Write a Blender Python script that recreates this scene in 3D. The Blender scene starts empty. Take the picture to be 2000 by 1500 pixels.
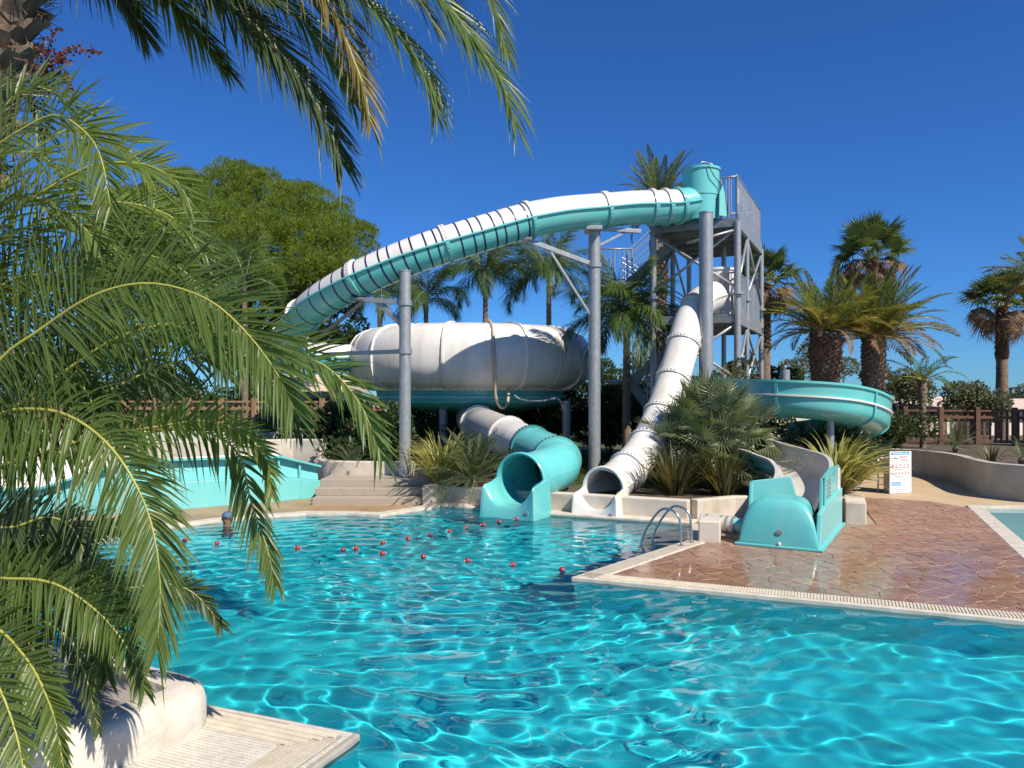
import bpy, bmesh, math, random
import numpy as np
from mathutils import Vector, Matrix, Euler

random.seed(7); np.random.seed(7)
PI = math.pi
S = bpy.context.scene
COL = S.collection

# ---------------------------------------------------------------- camera, sky, sun, exposure
cam = bpy.data.cameras.new('camera'); cam_o = bpy.data.objects.new('camera', cam); COL.objects.link(cam_o)
S.camera = cam_o
EYE, F, HX, HY = 2.4, 1510.0, 1000.0, 770.0
cam_o.location = (0, 0, EYE); cam_o.rotation_euler = (PI / 2, 0, 0)
cam.sensor_width = 36; cam.lens = F / 2000 * 36; cam.shift_y = 0.01
cam.clip_start = 0.05; cam.clip_end = 3000

SUN_DIR = Vector((0.55, -0.60, 0.86)).normalized()
world = bpy.data.worlds.new('World'); S.world = world; world.use_nodes = True
wnt = world.node_tree; wbg = wnt.nodes['Background']
sky = wnt.nodes.new('ShaderNodeTexSky'); sky.sky_type = 'NISHITA'; sky.sun_disc = False
sky.sun_elevation = math.asin(SUN_DIR.z); sky.sun_rotation = math.atan2(SUN_DIR.x, SUN_DIR.y)
sky.altitude = 200; sky.air_density = 1.0; sky.dust_density = 0.0; sky.ozone_density = 6.0
hs = wnt.nodes.new('ShaderNodeMix'); hs.data_type = 'RGBA'; hs.blend_type = 'MULTIPLY'; hs.inputs[0].default_value = 1.0; hs.inputs[7].default_value = (0.27, 0.585, 1.0, 1)
wnt.links.new(sky.outputs[0], hs.inputs[6]); wnt.links.new(hs.outputs[2], wbg.inputs[0]); wbg.inputs[1].default_value = 0.084
sunl = bpy.data.lights.new('sun', 'SUN'); sun_o = bpy.data.objects.new('sun', sunl); COL.objects.link(sun_o)
sunl.energy = 4.8; sunl.angle = math.radians(0.53); sunl.color = (1.0, 0.915, 0.79)
sun_o.rotation_euler = SUN_DIR.to_track_quat('Z', 'Y').to_euler()
sunl.cycles.is_caustics_light = True
S.view_settings.view_transform = 'Standard'; S.view_settings.look = 'None'
S.view_settings.exposure = 0.5; S.view_settings.gamma = 1.0; S.view_settings.use_curve_mapping = False
try:
    S.cycles.use_denoising = True
    S.cycles.max_bounces = 10; S.cycles.diffuse_bounces = 3; S.cycles.transmission_bounces = 6
    S.cycles.transparent_max_bounces = 12; S.cycles.sample_clamp_indirect = 6
except Exception:
    pass

# ---------------------------------------------------------------- helpers
def P(px, py, d):                       # a point d metres ahead, seen at that place of the 2000x1500 photograph
    return Vector(((px - HX) / F * d, d, EYE + (HY - py) / F * d))
def Gd(px, py, z=0.0):                  # the point of the level z seen at that place
    return P(px, py, (EYE - z) * F / (py - HY))
def G2(px, py, z=0.0):
    p = Gd(px, py, z); return (p.x, p.y)

def lin(*a): return (*a, 1.0)

class Mat:
    """A principled material with nodes added on demand."""
    def __init__(s, name, col, rough=0.5, metal=0.0, spec=0.5, coat=0.0):
        s.m = bpy.data.materials.new(name); s.m.use_nodes = True
        s.nt = s.m.node_tree; s.b = s.nt.nodes['Principled BSDF']
        s.out = s.nt.nodes['Material Output']
        s.b.inputs['Base Color'].default_value = (*col, 1); s.b.inputs['Roughness'].default_value = rough
        s.b.inputs['Metallic'].default_value = metal; s.b.inputs['Specular IOR Level'].default_value = spec
        s.b.inputs['Coat Weight'].default_value = coat
        s.col = col
    def n(s, t, **k):
        nd = s.nt.nodes.new(t)
        for a, v in k.items():
            if a in nd.inputs.keys(): nd.inputs[a].default_value = v
            else: setattr(nd, a, v)
        return nd
    def l(s, a, b): s.nt.links.new(a, b)
    def coord(s, kind='Object', scale=(1, 1, 1)):
        tc = s.n('ShaderNodeTexCoord'); mp = s.n('ShaderNodeMapping'); mp.inputs['Scale'].default_value = scale
        s.l(tc.outputs[kind], mp.inputs[0]); return mp.outputs[0]
    def noise(s, scale, detail=4, vec=None, rough=0.55):
        nd = s.n('ShaderNodeTexNoise'); nd.inputs['Scale'].default_value = scale; nd.inputs['Detail'].default_value = detail
        nd.inputs['Roughness'].default_value = rough
        s.l(vec if vec is not None else s.coord(), nd.inputs['Vector']); return nd.outputs['Fac']
    def ramp(s, fac, stops):
        r = s.n('ShaderNodeValToRGB'); e = r.color_ramp.elements
        while len(e) < len(stops): e.new(0.5)
        for q, (p, c) in zip(e, stops): q.position = p; q.color = (*c, 1)
        s.l(fac, r.inputs[0]); return r.outputs[0]
    def mix(s, fac, a, b, mode='MIX'):
        mx = s.n('ShaderNodeMix'); mx.data_type = 'RGBA'; mx.blend_type = mode
        for i, v in ((0, fac), (6, a), (7, b)):
            if hasattr(v, 'is_output'): s.l(v, mx.inputs[i])
            elif i == 0: mx.inputs[0].default_value = v
            else: mx.inputs[i].default_value = (*v, 1)
        return mx.outputs[2]
    def bump(s, h, strength=0.3, dist=0.02):
        b = s.n('ShaderNodeBump'); b.inputs['Strength'].default_value = strength; b.inputs['Distance'].default_value = dist
        s.l(h, b.inputs['Height']); s.l(b.outputs[0], s.b.inputs['Normal'])
    def base(s, c): s.l(c, s.b.inputs['Base Color'])
    def rough(s, f, lo, hi):
        r = s.n('ShaderNodeMapRange'); r.inputs['To Min'].default_value = lo; r.inputs['To Max'].default_value = hi
        s.l(f, r.inputs[0]); s.l(r.outputs[0], s.b.inputs['Roughness'])

def worn(name, c1, c2, scale=2.0, rough=0.5, metal=0.0, bump=0.0, bscale=40, stretch=(1, 1, 1), lo=0.35, hi=0.7, coat=0.0):
    m = Mat(name, c1, rough, metal, coat=coat)
    f = m.noise(scale, 6, m.coord(scale=stretch))
    m.base(m.ramp(f, [(lo, c1), (hi, c2)]))
    if bump: m.bump(m.noise(bscale, 4), bump, 0.01)
    m.rough(f, max(0.05, rough - 0.08), rough + 0.1)
    return m.m

def leafmat(name, c1, c2, trans=0.3, rough=0.45, tcol=None, spec=0.4):
    m = Mat(name, c1, rough, spec=spec)
    g = m.n('ShaderNodeNewGeometry')
    c = m.mix(g.outputs['Random Per Island'], c1, c2)
    ns = m.noise(1.3, 2)
    c = m.mix(ns, c, tuple(x * 0.8 for x in c1))
    m.base(c)
    t = m.n('ShaderNodeBsdfTranslucent')
    tc = tcol or tuple(min(1, x * k) for x, k in zip(c2, (1.7, 1.7, 0.9)))
    t.inputs[0].default_value = (*tc, 1)
    mx = m.n('ShaderNodeMixShader'); mx.inputs[0].default_value = trans
    m.l(m.b.outputs[0], mx.inputs[1]); m.l(t.outputs[0], mx.inputs[2]); m.l(mx.outputs[0], m.out.inputs[0])
    return m.m

class MB:
    """Collects simple shapes and links them as one mesh object."""
    def __init__(s): s.v = []; s.f = []; s.mi = []
    def add(s, vs, fs, m=0):
        k = len(s.v); s.v.extend([tuple(v) for v in vs]); s.f.extend([tuple(i + k for i in f) for f in fs]); s.mi.extend([m] * len(fs)); return s
    def box(s, c, hx, hy, hz, m=0):
        c = Vector(c); hx, hy, hz = Vector(hx), Vector(hy), Vector(hz)
        vs = [c + a * hx + b * hy + d * hz for a in (-1, 1) for b in (-1, 1) for d in (-1, 1)]
        return s.add(vs, [(0, 1, 3, 2), (4, 6, 7, 5), (0, 4, 5, 1), (2, 3, 7, 6), (0, 2, 6, 4), (1, 5, 7, 3)], m)
    def abox(s, x0, x1, y0, y1, z0, z1, m=0):
        return s.box(((x0 + x1) / 2, (y0 + y1) / 2, (z0 + z1) / 2), ((x1 - x0) / 2, 0, 0), (0, (y1 - y0) / 2, 0), (0, 0, (z1 - z0) / 2), m)
    def bar(s, a, b, w, h, m=0, up=(0, 0, 1)):
        a, b = Vector(a), Vector(b); t = (b - a); L = t.length; t.normalize(); u = Vector(up)
        sd = t.cross(u)
        if sd.length < 1e-4: sd = t.cross(Vector((1, 0, 0)))
        sd.normalize(); u = sd.cross(t)
        return s.box((a + b) / 2, t * L / 2, sd * w / 2, u * h / 2, m)
    def tube(s, path, r, n=10, cap=True, m=0, closed=False):
        path = [Vector(p) for p in path]; N = len(path); k0 = len(s.v); prev = None
        rr = r if hasattr(r, '__len__') else [r] * N
        vs = []
        for i, p in enumerate(path):
            t = (path[min(i + 1, N - 1)] - path[max(i - 1, 0)])
            if t.length < 1e-9: t = Vector((0, 0, 1))
            t.normalize()
            if prev is None:
                a = t.cross(Vector((0, 0, 1)))
                if a.length < 1e-3: a = t.cross(Vector((1, 0, 0)))
            else: a = prev - t * prev.dot(t)
            a.normalize(); prev = a; b = t.cross(a)
            for j in range(n):
                q = 2 * PI * j / n; vs.append(p + (a * math.cos(q) + b * math.sin(q)) * rr[i])
        fs = []
        for i in range(N - 1):
            for j in range(n):
                j2 = (j + 1) % n; fs.append((i * n + j, i * n + j2, (i + 1) * n + j2, (i + 1) * n + j))
        if cap: fs.append(tuple(range(n - 1, -1, -1))); fs.append(tuple((N - 1) * n + j for j in range(n)))
        return s.add(vs, fs, m)
    def lathe(s, prof, c=(0, 0, 0), n=32, a0=0, a1=2 * PI, m=0):
        full = abs(a1 - a0 - 2 * PI) < 1e-6; na = n if full else n + 1; vs = []
        for (r, z) in prof:
            for j in range(na):
                q = a0 + (a1 - a0) * j / n; vs.append((c[0] + r * math.cos(q), c[1] + r * math.sin(q), c[2] + z))
        fs = []
        for i in range(len(prof) - 1):
            for j in range(n):
                j2 = (j + 1) % na; fs.append((i * na + j, i * na + j2, (i + 1) * na + j2, (i + 1) * na + j))
        return s.add(vs, fs, m)
    def grid(s, rows, m=0, closed=False):
        n = len(rows[0]); vs = [p for r in rows for p in r]; fs = []
        for i in range(len(rows) - 1):
            for j in range(n if closed else n - 1):
                j2 = (j + 1) % n; fs.append((i * n + j, i * n + j2, (i + 1) * n + j2, (i + 1) * n + j))
        return s.add(vs, fs, m)
    def prism(s, poly, z0, z1, m=0):
        n = len(poly); vs = [(x, y, z0) for x, y in poly] + [(x, y, z1) for x, y in poly]
        fs = [tuple(range(n - 1, -1, -1)), tuple(range(n, 2 * n))] + [(i, (i + 1) % n, n + (i + 1) % n, n + i) for i in range(n)]
        return s.add(vs, fs, m)
    def sphere(s, c, r, nu=10, nv=6, m=0, sc=(1, 1, 1)):
        rows = []
        for i in range(nv + 1):
            a = PI * i / nv
            rows.append([(c[0] + r * sc[0] * math.sin(a) * math.cos(2 * PI * j / nu), c[1] + r * sc[1] * math.sin(a) * math.sin(2 * PI * j / nu), c[2] + r * sc[2] * math.cos(a)) for j in range(nu)])
        return s.grid(rows, m, True)
    def mesh(s, name, mats, smooth=False):
        me = bpy.data.meshes.new(name); me.from_pydata(s.v, [], s.f)
        for mm in (mats if isinstance(mats, (list, tuple)) else [mats]): me.materials.append(mm)
        if any(s.mi): me.polygons.foreach_set('material_index', s.mi)
        if smooth: me.polygons.foreach_set('use_smooth', [True] * len(me.polygons))
        me.update(); return me
    def build(s, name, mats, parent=None, smooth=False, fix=True, auto=None, bevel=0):
        me = s.mesh(name, mats, smooth)
        if fix:
            bm = bmesh.new(); bm.from_mesh(me); bmesh.ops.recalc_face_normals(bm, faces=bm.faces)
            if auto:
                for e in bm.edges:
                    if len(e.link_faces) == 2 and e.calc_face_angle(0) > auto: e.smooth = False
            bm.to_mesh(me); bm.free()
        o = put(name, me, parent)
        if bevel:
            b = o.modifiers.new('bevel', 'BEVEL'); b.width = bevel; b.segments = 3; b.limit_method = 'ANGLE'; b.angle_limit = math.radians(40)
        return o

LOCAL = set()                            # things whose parts are built round their own origin
def put(name, me, parent=None):
    o = bpy.data.objects.new(name, me); COL.objects.link(o)
    if parent is not None:
        o.parent = parent
        w = parent; loc = Vector((0, 0, 0)); local = False
        while w is not None: loc += w.location; local |= w.name in LOCAL; w = w.parent
        if not local and loc.length and parent.type == 'EMPTY': o.matrix_parent_inverse = Matrix.Translation(-loc)
    return o
def thing(name, label, cat, loc=(0, 0, 0), group=None, local=False):
    o = bpy.data.objects.new(name, None); COL.objects.link(o); o.location = loc; o.empty_display_size = 0.2
    if local: LOCAL.add(o.name)
    return tag(o, label, cat, group)
def tag(o, label, cat, group=None):
    o['label'] = label; o['category'] = cat
    if group: o['group'] = group
    return o
def struct(o): o['kind'] = 'structure'; return o
def stuff(o): o['kind'] = 'stuff'; return o

def arrays(name, V, Fq, mats, mi=None, smooth=False):
    """A mesh from numpy arrays: V (n,3), faces (m,k)."""
    V = np.asarray(V, np.float32); Fq = np.asarray(Fq, np.int32); k = Fq.shape[1]
    me = bpy.data.meshes.new(name); me.vertices.add(len(V)); me.vertices.foreach_set('co', V.ravel())
    me.loops.add(Fq.size); me.loops.foreach_set('vertex_index', Fq.ravel())
    me.polygons.add(len(Fq)); me.polygons.foreach_set('loop_start', np.arange(0, Fq.size, k, dtype=np.int32))
    me.polygons.foreach_set('loop_total', np.full(len(Fq), k, np.int32))
    for mm in (mats if isinstance(mats, (list, tuple)) else [mats]): me.materials.append(mm)
    if mi is not None: me.polygons.foreach_set('material_index', np.asarray(mi, np.int32))
    if smooth: me.polygons.foreach_set('use_smooth', np.ones(len(Fq), bool))
    me.update(calc_edges=True); return me

def catmull(pts, n):
    pts = [Vector(p) for p in pts]
    q = [pts[0] * 2 - pts[1]] + pts + [pts[-1] * 2 - pts[-2]]; out = []
    segs = len(pts) - 1
    for k in range(n + 1):
        u = k / n * segs; i = min(int(u), segs - 1); t = u - i
        a, b, c, d = q[i], q[i + 1], q[i + 2], q[i + 3]
        out.append(0.5 * ((2 * b) + (c - a) * t + (2 * a - 5 * b + 4 * c - d) * t * t + (3 * b - a - 3 * c + d) * t ** 3))
    L = [0.0]
    for i in range(1, len(out)): L.append(L[-1] + (out[i] - out[i - 1]).length)
    res = []; j = 0                                  # even spacing
    for k in range(n + 1):
        tt = L[-1] * k / n
        while j < n - 1 and L[j + 1] < tt: j += 1
        w = (tt - L[j]) / max(1e-9, L[j + 1] - L[j]); res.append(out[j].lerp(out[j + 1], w))
    return res
def frames(path):
    N = len(path); fr = []
    for i, p in enumerate(path):
        t = (path[min(i + 1, N - 1)] - path[max(i - 1, 0)]).normalized()
        s = t.cross(Vector((0, 0, 1)))
        s = s.normalized() if s.length > 1e-3 else Vector((1, 0, 0))
        fr.append((p, t, s, s.cross(t)))
    return fr
def offset2(pts, t, closed=False):
    out = []; n = len(pts)
    for i in range(n):
        a = Vector(pts[i - 1] if (i > 0 or closed) else pts[i]); b = Vector(pts[i]); c = Vector(pts[(i + 1) % n] if (i < n - 1 or closed) else pts[i])
        d1 = (b - a); d2 = (c - b)
        if d1.length < 1e-9: d1 = d2
        if d2.length < 1e-9: d2 = d1
        d1.normalize(); d2.normalize(); n1 = Vector((-d1.y, d1.x)); n2 = Vector((-d2.y, d2.x))
        m = (n1 + n2); m.normalize(); out.append(tuple(b + m * (t / max(0.4, m.dot(n1)))))
    return out
def curve2(pts, n): return [(p.x, p.y) for p in catmull([Vector((x, y, 0)) for x, y in pts], n)]
def inside(poly, X, Y):
    c = np.zeros(np.shape(X), bool); n = len(poly)
    for i in range(n):
        x1, y1 = poly[i]; x2, y2 = poly[(i + 1) % n]
        if y1 == y2: continue
        k = ((y1 > Y) != (y2 > Y)) & (X < (x2 - x1) * (Y - y1) / (y2 - y1) + x1); c ^= k
    return c
def sheet(name, outer, holes, z, mat):
    bm = bmesh.new(); 
    for loop in [outer] + holes:
        vs = [bm.verts.new((x, y, z)) for x, y in loop]
        for i in range(len(vs)): bm.edges.new((vs[i], vs[(i + 1) % len(vs)]))
    bmesh.ops.triangle_fill(bm, edges=bm.edges, use_beauty=True)
    bmesh.ops.recalc_face_normals(bm, faces=bm.faces)
    for f in bm.faces:
        if f.normal.z < 0: f.normal_flip()
    me = bpy.data.meshes.new(name); bm.to_mesh(me); bm.free(); me.materials.append(mat)
    return struct(put(name, me))
def wall2(name, line, thick, z0, z1, mat, parent=None, bevel=0.03):
    a = offset2(line, thick / 2); b = offset2(line, -thick / 2)
    za = z1 if hasattr(z1, '__len__') else [z1] * len(line)
    mb = MB(); rows = []
    for i in range(len(line)):
        rows.append([(*a[i], z0), (*a[i], za[i]), (*b[i], za[i]), (*b[i], z0)])
    mb.grid(rows, 0, True); n = len(line)
    mb.f.append((0, 1, 2, 3)); mb.f.append(tuple((n - 1) * 4 + k for k in (3, 2, 1, 0))); mb.mi += [0, 0]
    return mb.build(name, mat, parent, bevel=bevel)

# ---------------------------------------------------------------- materials
def gel(name, c, dirt, amount=0.5, rough=0.22):
    m = Mat(name, c, rough, coat=0.25); m.b.inputs['Coat Roughness'].default_value = 0.12
    f = m.noise(1.6, 7, m.coord(scale=(1, 1, 0.16)), 0.66); f2 = m.noise(9, 5)
    d = m.ramp(f, [(0.42, (0, 0, 0)), (0.78, (1, 1, 1))])
    k = m.n('ShaderNodeMath', operation='MULTIPLY'); m.l(d, k.inputs[0]); k.inputs[1].default_value = amount
    cc = m.mix(f2, c, tuple(x * 0.93 for x in c))
    m.base(m.mix(k.outputs[0], cc, dirt)); m.rough(f2, rough - 0.06, rough + 0.14)
    m.bump(m.noise(3.0, 2), 0.06, 0.03)
    return m.m
M = {}
M['teal'] = gel('teal gelcoat', (0.115, 0.50, 0.485), (0.21, 0.52, 0.49), 0.8)
M['teal_pale'] = gel('pale teal gelcoat', (0.17, 0.56, 0.545), (0.26, 0.54, 0.51), 0.6, 0.3)
M['white'] = gel('white gelcoat', (0.76, 0.73, 0.69), (0.50, 0.44, 0.36), 0.85, 0.3)
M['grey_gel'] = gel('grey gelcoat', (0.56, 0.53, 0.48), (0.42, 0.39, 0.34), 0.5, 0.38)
M['clear'] = gel('smoky translucent shell', (0.30, 0.34, 0.34), (0.25, 0.3, 0.3), 0.4, 0.2)
M['navy'] = Mat('navy stripe paint', (0.012, 0.022, 0.075), 0.35).m
M['rubber'] = worn('dark rubber', (0.03, 0.03, 0.03), (0.07, 0.065, 0.06), 8, 0.6)
M['hose'] = worn('beige hose', (0.52, 0.43, 0.30), (0.42, 0.34, 0.24), 6, 0.5)
M['badge'] = worn('grey badge', (0.22, 0.23, 0.24), (0.33, 0.33, 0.33), 20, 0.4)
g = Mat('galvanised steel', (0.36, 0.38, 0.39), 0.45, 0.45)
_v = g.n('ShaderNodeTexVoronoi'); _v.inputs['Scale'].default_value = 14; g.l(g.coord(scale=(1, 1, 0.5)), _v.inputs['Vector'])
g.base(g.mix(g.noise(5, 5), g.ramp(_v.outputs['Distance'], [(0.1, (0.26, 0.275, 0.28)), (0.8, (0.40, 0.415, 0.42))]), (0.33, 0.345, 0.35))); g.rough(g.noise(12, 4), 0.34, 0.55)
M['steel'] = g.m
M['steel_dark'] = worn('weathered steel', (0.20, 0.215, 0.23), (0.30, 0.31, 0.32), 7, 0.5, 0.5)
M['chrome'] = Mat('brushed stainless', (0.55, 0.54, 0.52), 0.28, 0.9).m
M['plaster'] = worn('cream plaster', (0.60, 0.54, 0.45), (0.42, 0.36, 0.28), 2.2, 0.75, bump=0.25, bscale=60, lo=0.4, hi=0.75)
M['plaster2'] = worn('rough white plaster', (0.62, 0.57, 0.49), (0.44, 0.39, 0.31), 3.6, 0.8, bump=0.9, bscale=22, lo=0.4, hi=0.75)
M['greywall'] = worn('grey beige render', (0.46, 0.42, 0.36), (0.36, 0.32, 0.27), 1.6, 0.8, bump=0.25, bscale=70)
M['stonestep'] = worn('speckled stone', (0.40, 0.34, 0.27), (0.30, 0.25, 0.20), 30, 0.65, bump=0.2)
M['wetdeck'] = worn('wet sandy concrete', (0.38, 0.25, 0.13), (0.27, 0.175, 0.09), 1.5, 0.5, bump=0.1)
M['path'] = worn('tan resin path', (0.50, 0.37, 0.22), (0.42, 0.31, 0.19), 1.2, 0.7, bump=0.1, bscale=120)
M['coping'] = worn('cream coping', (0.64, 0.58, 0.49), (0.46, 0.41, 0.33), 5, 0.5, bump=0.1)
M['grout'] = worn('grey grout', (0.36, 0.33, 0.28), (0.28, 0.26, 0.22), 10, 0.7)
M['mosaic'] = worn('white mosaic', (0.68, 0.63, 0.55), (0.54, 0.49, 0.41), 14, 0.35)
M['grate'] = worn('cream grating', (0.68, 0.62, 0.49), (0.55, 0.48, 0.36), 8, 0.45)
M['mortar'] = worn('pink mortar', (0.30, 0.19, 0.145), (0.22, 0.135, 0.10), 6, 0.6, bump=0.2)
M['ground'] = worn('dry earth', (0.30, 0.24, 0.17), (0.20, 0.17, 0.11), 0.6, 0.85, bump=0.2)
M['soil'] = worn('dark soil', (0.07, 0.05, 0.035), (0.12, 0.09, 0.06), 6, 0.9, bump=0.6, bscale=30)
M['lawn'] = worn('lawn turf', (0.045, 0.075, 0.018), (0.07, 0.10, 0.03), 3, 0.8)
M['pool'] = worn('blue pool liner', (0.010, 0.43, 0.51), (0.018, 0.50, 0.58), 1.2, 0.5)
M['pool2'] = worn('pale pool liner', (0.25, 0.52, 0.55), (0.2, 0.47, 0.5), 2, 0.5)
M['wood'] = worn('red brown timber', (0.13, 0.060, 0.035), (0.20, 0.10, 0.06), 3, 0.65, stretch=(6, 6, 1))
M['lightwood'] = worn('tan timber', (0.34, 0.21, 0.11), (0.25, 0.15, 0.08), 3, 0.65, stretch=(6, 6, 1))
M['bark'] = worn('palm bark', (0.13, 0.09, 0.06), (0.24, 0.18, 0.13), 6, 0.9, bump=0.8, bscale=22, stretch=(1, 1, 2))
M['boot'] = worn('cut leaf base', (0.24, 0.19, 0.14), (0.11, 0.075, 0.05), 9, 0.85, bump=0.5)
M['bootred'] = worn('fibrous brown leaf base', (0.20, 0.10, 0.055), (0.09, 0.05, 0.03), 9, 0.85, bump=0.5)
M['bootdark'] = worn('weathered grey leaf base', (0.16, 0.13, 0.105), (0.06, 0.045, 0.035), 7, 0.85, bump=0.6)
M['pinebark'] = worn('pine bark', (0.12, 0.08, 0.055), (0.07, 0.05, 0.035), 5, 0.9, bump=0.8)
M['rachis'] = worn('yellow green rachis', (0.36, 0.36, 0.07), (0.26, 0.26, 0.06), 5, 0.45)
M['rachis_grey'] = worn('grey green rachis', (0.22, 0.25, 0.15), (0.16, 0.18, 0.09), 5, 0.5)
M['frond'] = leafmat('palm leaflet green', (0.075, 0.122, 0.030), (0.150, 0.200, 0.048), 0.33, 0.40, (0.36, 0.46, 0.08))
M['frond_y'] = leafmat('sunlit leaflet green', (0.13, 0.18, 0.045), (0.22, 0.27, 0.07), 0.42, 0.40, (0.46, 0.56, 0.09))  # brighter copy of the palm leaflet green, sunlight put into the colour
M['frond_d'] = leafmat('dark leaflet green', (0.055, 0.085, 0.036), (0.10, 0.135, 0.052), 0.25, 0.42, (0.22, 0.27, 0.06))  # darker copy; shade on the backlit overhead fronds is put into the colour
M['frond_o'] = leafmat('olive leaflet', (0.162, 0.135, 0.041), (0.230, 0.189, 0.054), 0.35, 0.5, (0.36, 0.28, 0.05))
M['frond_q'] = leafmat('feathery green', (0.061, 0.115, 0.030), (0.101, 0.169, 0.047), 0.3, 0.5)
M['frond_c'] = leafmat('canary green', (0.101, 0.135, 0.030), (0.169, 0.169, 0.041), 0.33, 0.5)
M['dead'] = leafmat('dry brown leaf', (0.22, 0.13, 0.07), (0.30, 0.20, 0.11), 0.2, 0.7, (0.4, 0.25, 0.1))
M['fan'] = leafmat('fan leaf green', (0.068, 0.115, 0.041), (0.115, 0.162, 0.054), 0.25, 0.45)
M['fan_s'] = leafmat('silvery fan leaf', (0.15, 0.19, 0.10), (0.21, 0.245, 0.13), 0.3, 0.38)
M['pine'] = leafmat('pine needles', (0.100, 0.155, 0.022), (0.205, 0.270, 0.034), 0.38, 0.55, (0.44, 0.54, 0.05))
M['shrub'] = leafmat('dark shrub leaf', (0.034, 0.062, 0.020), (0.070, 0.105, 0.034), 0.25, 0.42)
M['olive'] = leafmat('olive leaf', (0.101, 0.115, 0.061), (0.162, 0.162, 0.081), 0.2, 0.55)
M['phorm'] = leafmat('variegated strap leaf', (0.270, 0.270, 0.081), (0.459, 0.419, 0.162), 0.3, 0.45)
M['phorm_d'] = leafmat('bronze strap leaf', (0.068, 0.074, 0.030), (0.149, 0.128, 0.047), 0.25, 0.45)
M['grass'] = leafmat('grass blade', (0.05, 0.085, 0.018), (0.08, 0.12, 0.03), 0.3, 0.6)
M['pink'] = leafmat('pink blossom', (0.62, 0.16, 0.22), (0.75, 0.35, 0.38), 0.3, 0.6)
M['redleaf'] = leafmat('reddish leaf', (0.10, 0.035, 0.03), (0.18, 0.07, 0.06), 0.3, 0.5, (0.4, 0.12, 0.08))
M['red'] = worn('red plastic', (0.36, 0.015, 0.03), (0.26, 0.03, 0.04), 12, 0.3)
M['wallwhite'] = worn('white house wall', (0.74, 0.70, 0.63), (0.66, 0.61, 0.53), 0.8, 0.8)
M['rooftile'] = worn('pale roof tile', (0.62, 0.52, 0.42), (0.50, 0.38, 0.29), 2, 0.8)
M['darkglass'] = Mat('dark window', (0.03, 0.04, 0.05), 0.1).m
M['lampblack'] = Mat('black lamp', (0.02, 0.02, 0.022), 0.4).m
M['signwhite'] = worn('white sign sheet', (0.80, 0.79, 0.78), (0.74, 0.73, 0.72), 3, 0.4)
M['signblue'] = Mat('sign blue', (0.03, 0.36, 0.58), 0.4).m
M['signnavy'] = Mat('sign pale blue', (0.22, 0.42, 0.72), 0.4).m
M['signred'] = Mat('sign red', (0.60, 0.10, 0.13), 0.4).m
M['signgrey'] = Mat('sign grey', (0.30, 0.30, 0.34), 0.4).m
M['skin'] = worn('tanned skin', (0.30, 0.15, 0.09), (0.24, 0.12, 0.07), 12, 0.45)
M['capblue'] = worn('blue fabric', (0.04, 0.10, 0.22), (0.10, 0.18, 0.32), 20, 0.6)
M['hair'] = Mat('brown hair', (0.05, 0.025, 0.015), 0.6).m
M['gravel'] = worn('grey gravel', (0.36, 0.34, 0.32), (0.22, 0.20, 0.19), 60, 0.9, bump=1.0, bscale=90)

# ---------------------------------------------------------------- pool, ground, decks
K = (-1.08, 5.42)
POOL = [(-2.3, 2.4), K, (-2.32, 5.94), (-3.3, 6.35), (-4.6, 7.2), (-6.2, 9.2), (-6.9, 11.8), (-6.6, 13.2), (-6.1, 14.0), (-5.4, 14.75),
        (-4.12, 15.45), (-3.3, 15.45), (-2.6, 15.25), (-1.54, 16.5), (0.6, 15.4), (3.3, 14.2), (2.95, 12.7), (0.8, 10.07), (13, 4.95), (13, 2.4)]
KID = [(9.9, 16.3), (7.6, 11.0), (20, 11.0), (20, 16.1)]
sheet('ground', [(-400, -60), (400, -60), (400, 700), (-400, 700)], [POOL, KID], 0.0, M['ground'])
def basin(name, poly, depth, mat):
    mb = MB(); n = len(poly)
    mb.grid([[(x, y, 0.0) for x, y in poly], [(x, y, -depth) for x, y in poly]], 0, True)
    o = mb.build(name, mat, fix=False); struct(o)
    f = sheet(name + '_floor', poly, [], -depth, mat)
    for q in (o, f): q.cycles.is_caustics_receiver = True
basin('pool_basin', POOL, 1.2, M['pool'])
basin('wading_pool_basin', KID, 0.35, M['pool2'])

def water(name, poly, level, res, waves, pad=0.08):
    xs = [p[0] for p in poly]; ys = [p[1] for p in poly]
    x = np.arange(min(xs) - pad, max(xs) + pad, res); y = np.arange(min(ys) - pad, max(ys) + pad, res)
    X, Y = np.meshgrid(x, y); Z = np.full_like(X, level); amp = np.ones_like(X)
    wx = X + 0.25 * np.sin(Y * 1.1 + 0.4) + 0.1 * np.sin(X * 1.7 + Y * 2.3); wy = Y + 0.25 * np.sin(X * 0.9 + 1.1)
    mod = 0.75 + 0.35 * np.sin(0.55 * X + 0.8 * Y) * np.sin(0.7 * Y - 0.35 * X + 1)
    for kx, ky, p, A in waves: Z += mod * A * np.sin(kx * wx + ky * wy + p)
    m = inside(poly, X, Y)
    for dx, dy in ((pad, 0), (-pad, 0), (0, pad), (0, -pad)): m |= inside(poly, X + dx, Y + dy)
    idx = np.arange(X.size).reshape(X.shape)
    cell = m[:-1, :-1] & m[:-1, 1:] & m[1:, 1:] & m[1:, :-1]
    Fq = np.stack([idx[:-1, :-1], idx[:-1, 1:], idx[1:, 1:], idx[1:, :-1]], -1)[cell]
    used, inv = np.unique(Fq, return_inverse=True)
    V = np.stack([X, Y, Z], -1).reshape(-1, 3)[used]
    wm = bpy.data.materials.get('pool water')
    if wm is None:
        q = Mat('pool water', (0.93, 1.0, 1.0), 0.0); q.b.inputs['IOR'].default_value = 1.33; q.b.inputs['Transmission Weight'].default_value = 1; wm = q.m
    o = struct(put(name, arrays(name, V, inv.reshape(-1, 4), wm, smooth=True)))
    o.cycles.is_caustics_caster = True
    return o
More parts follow.
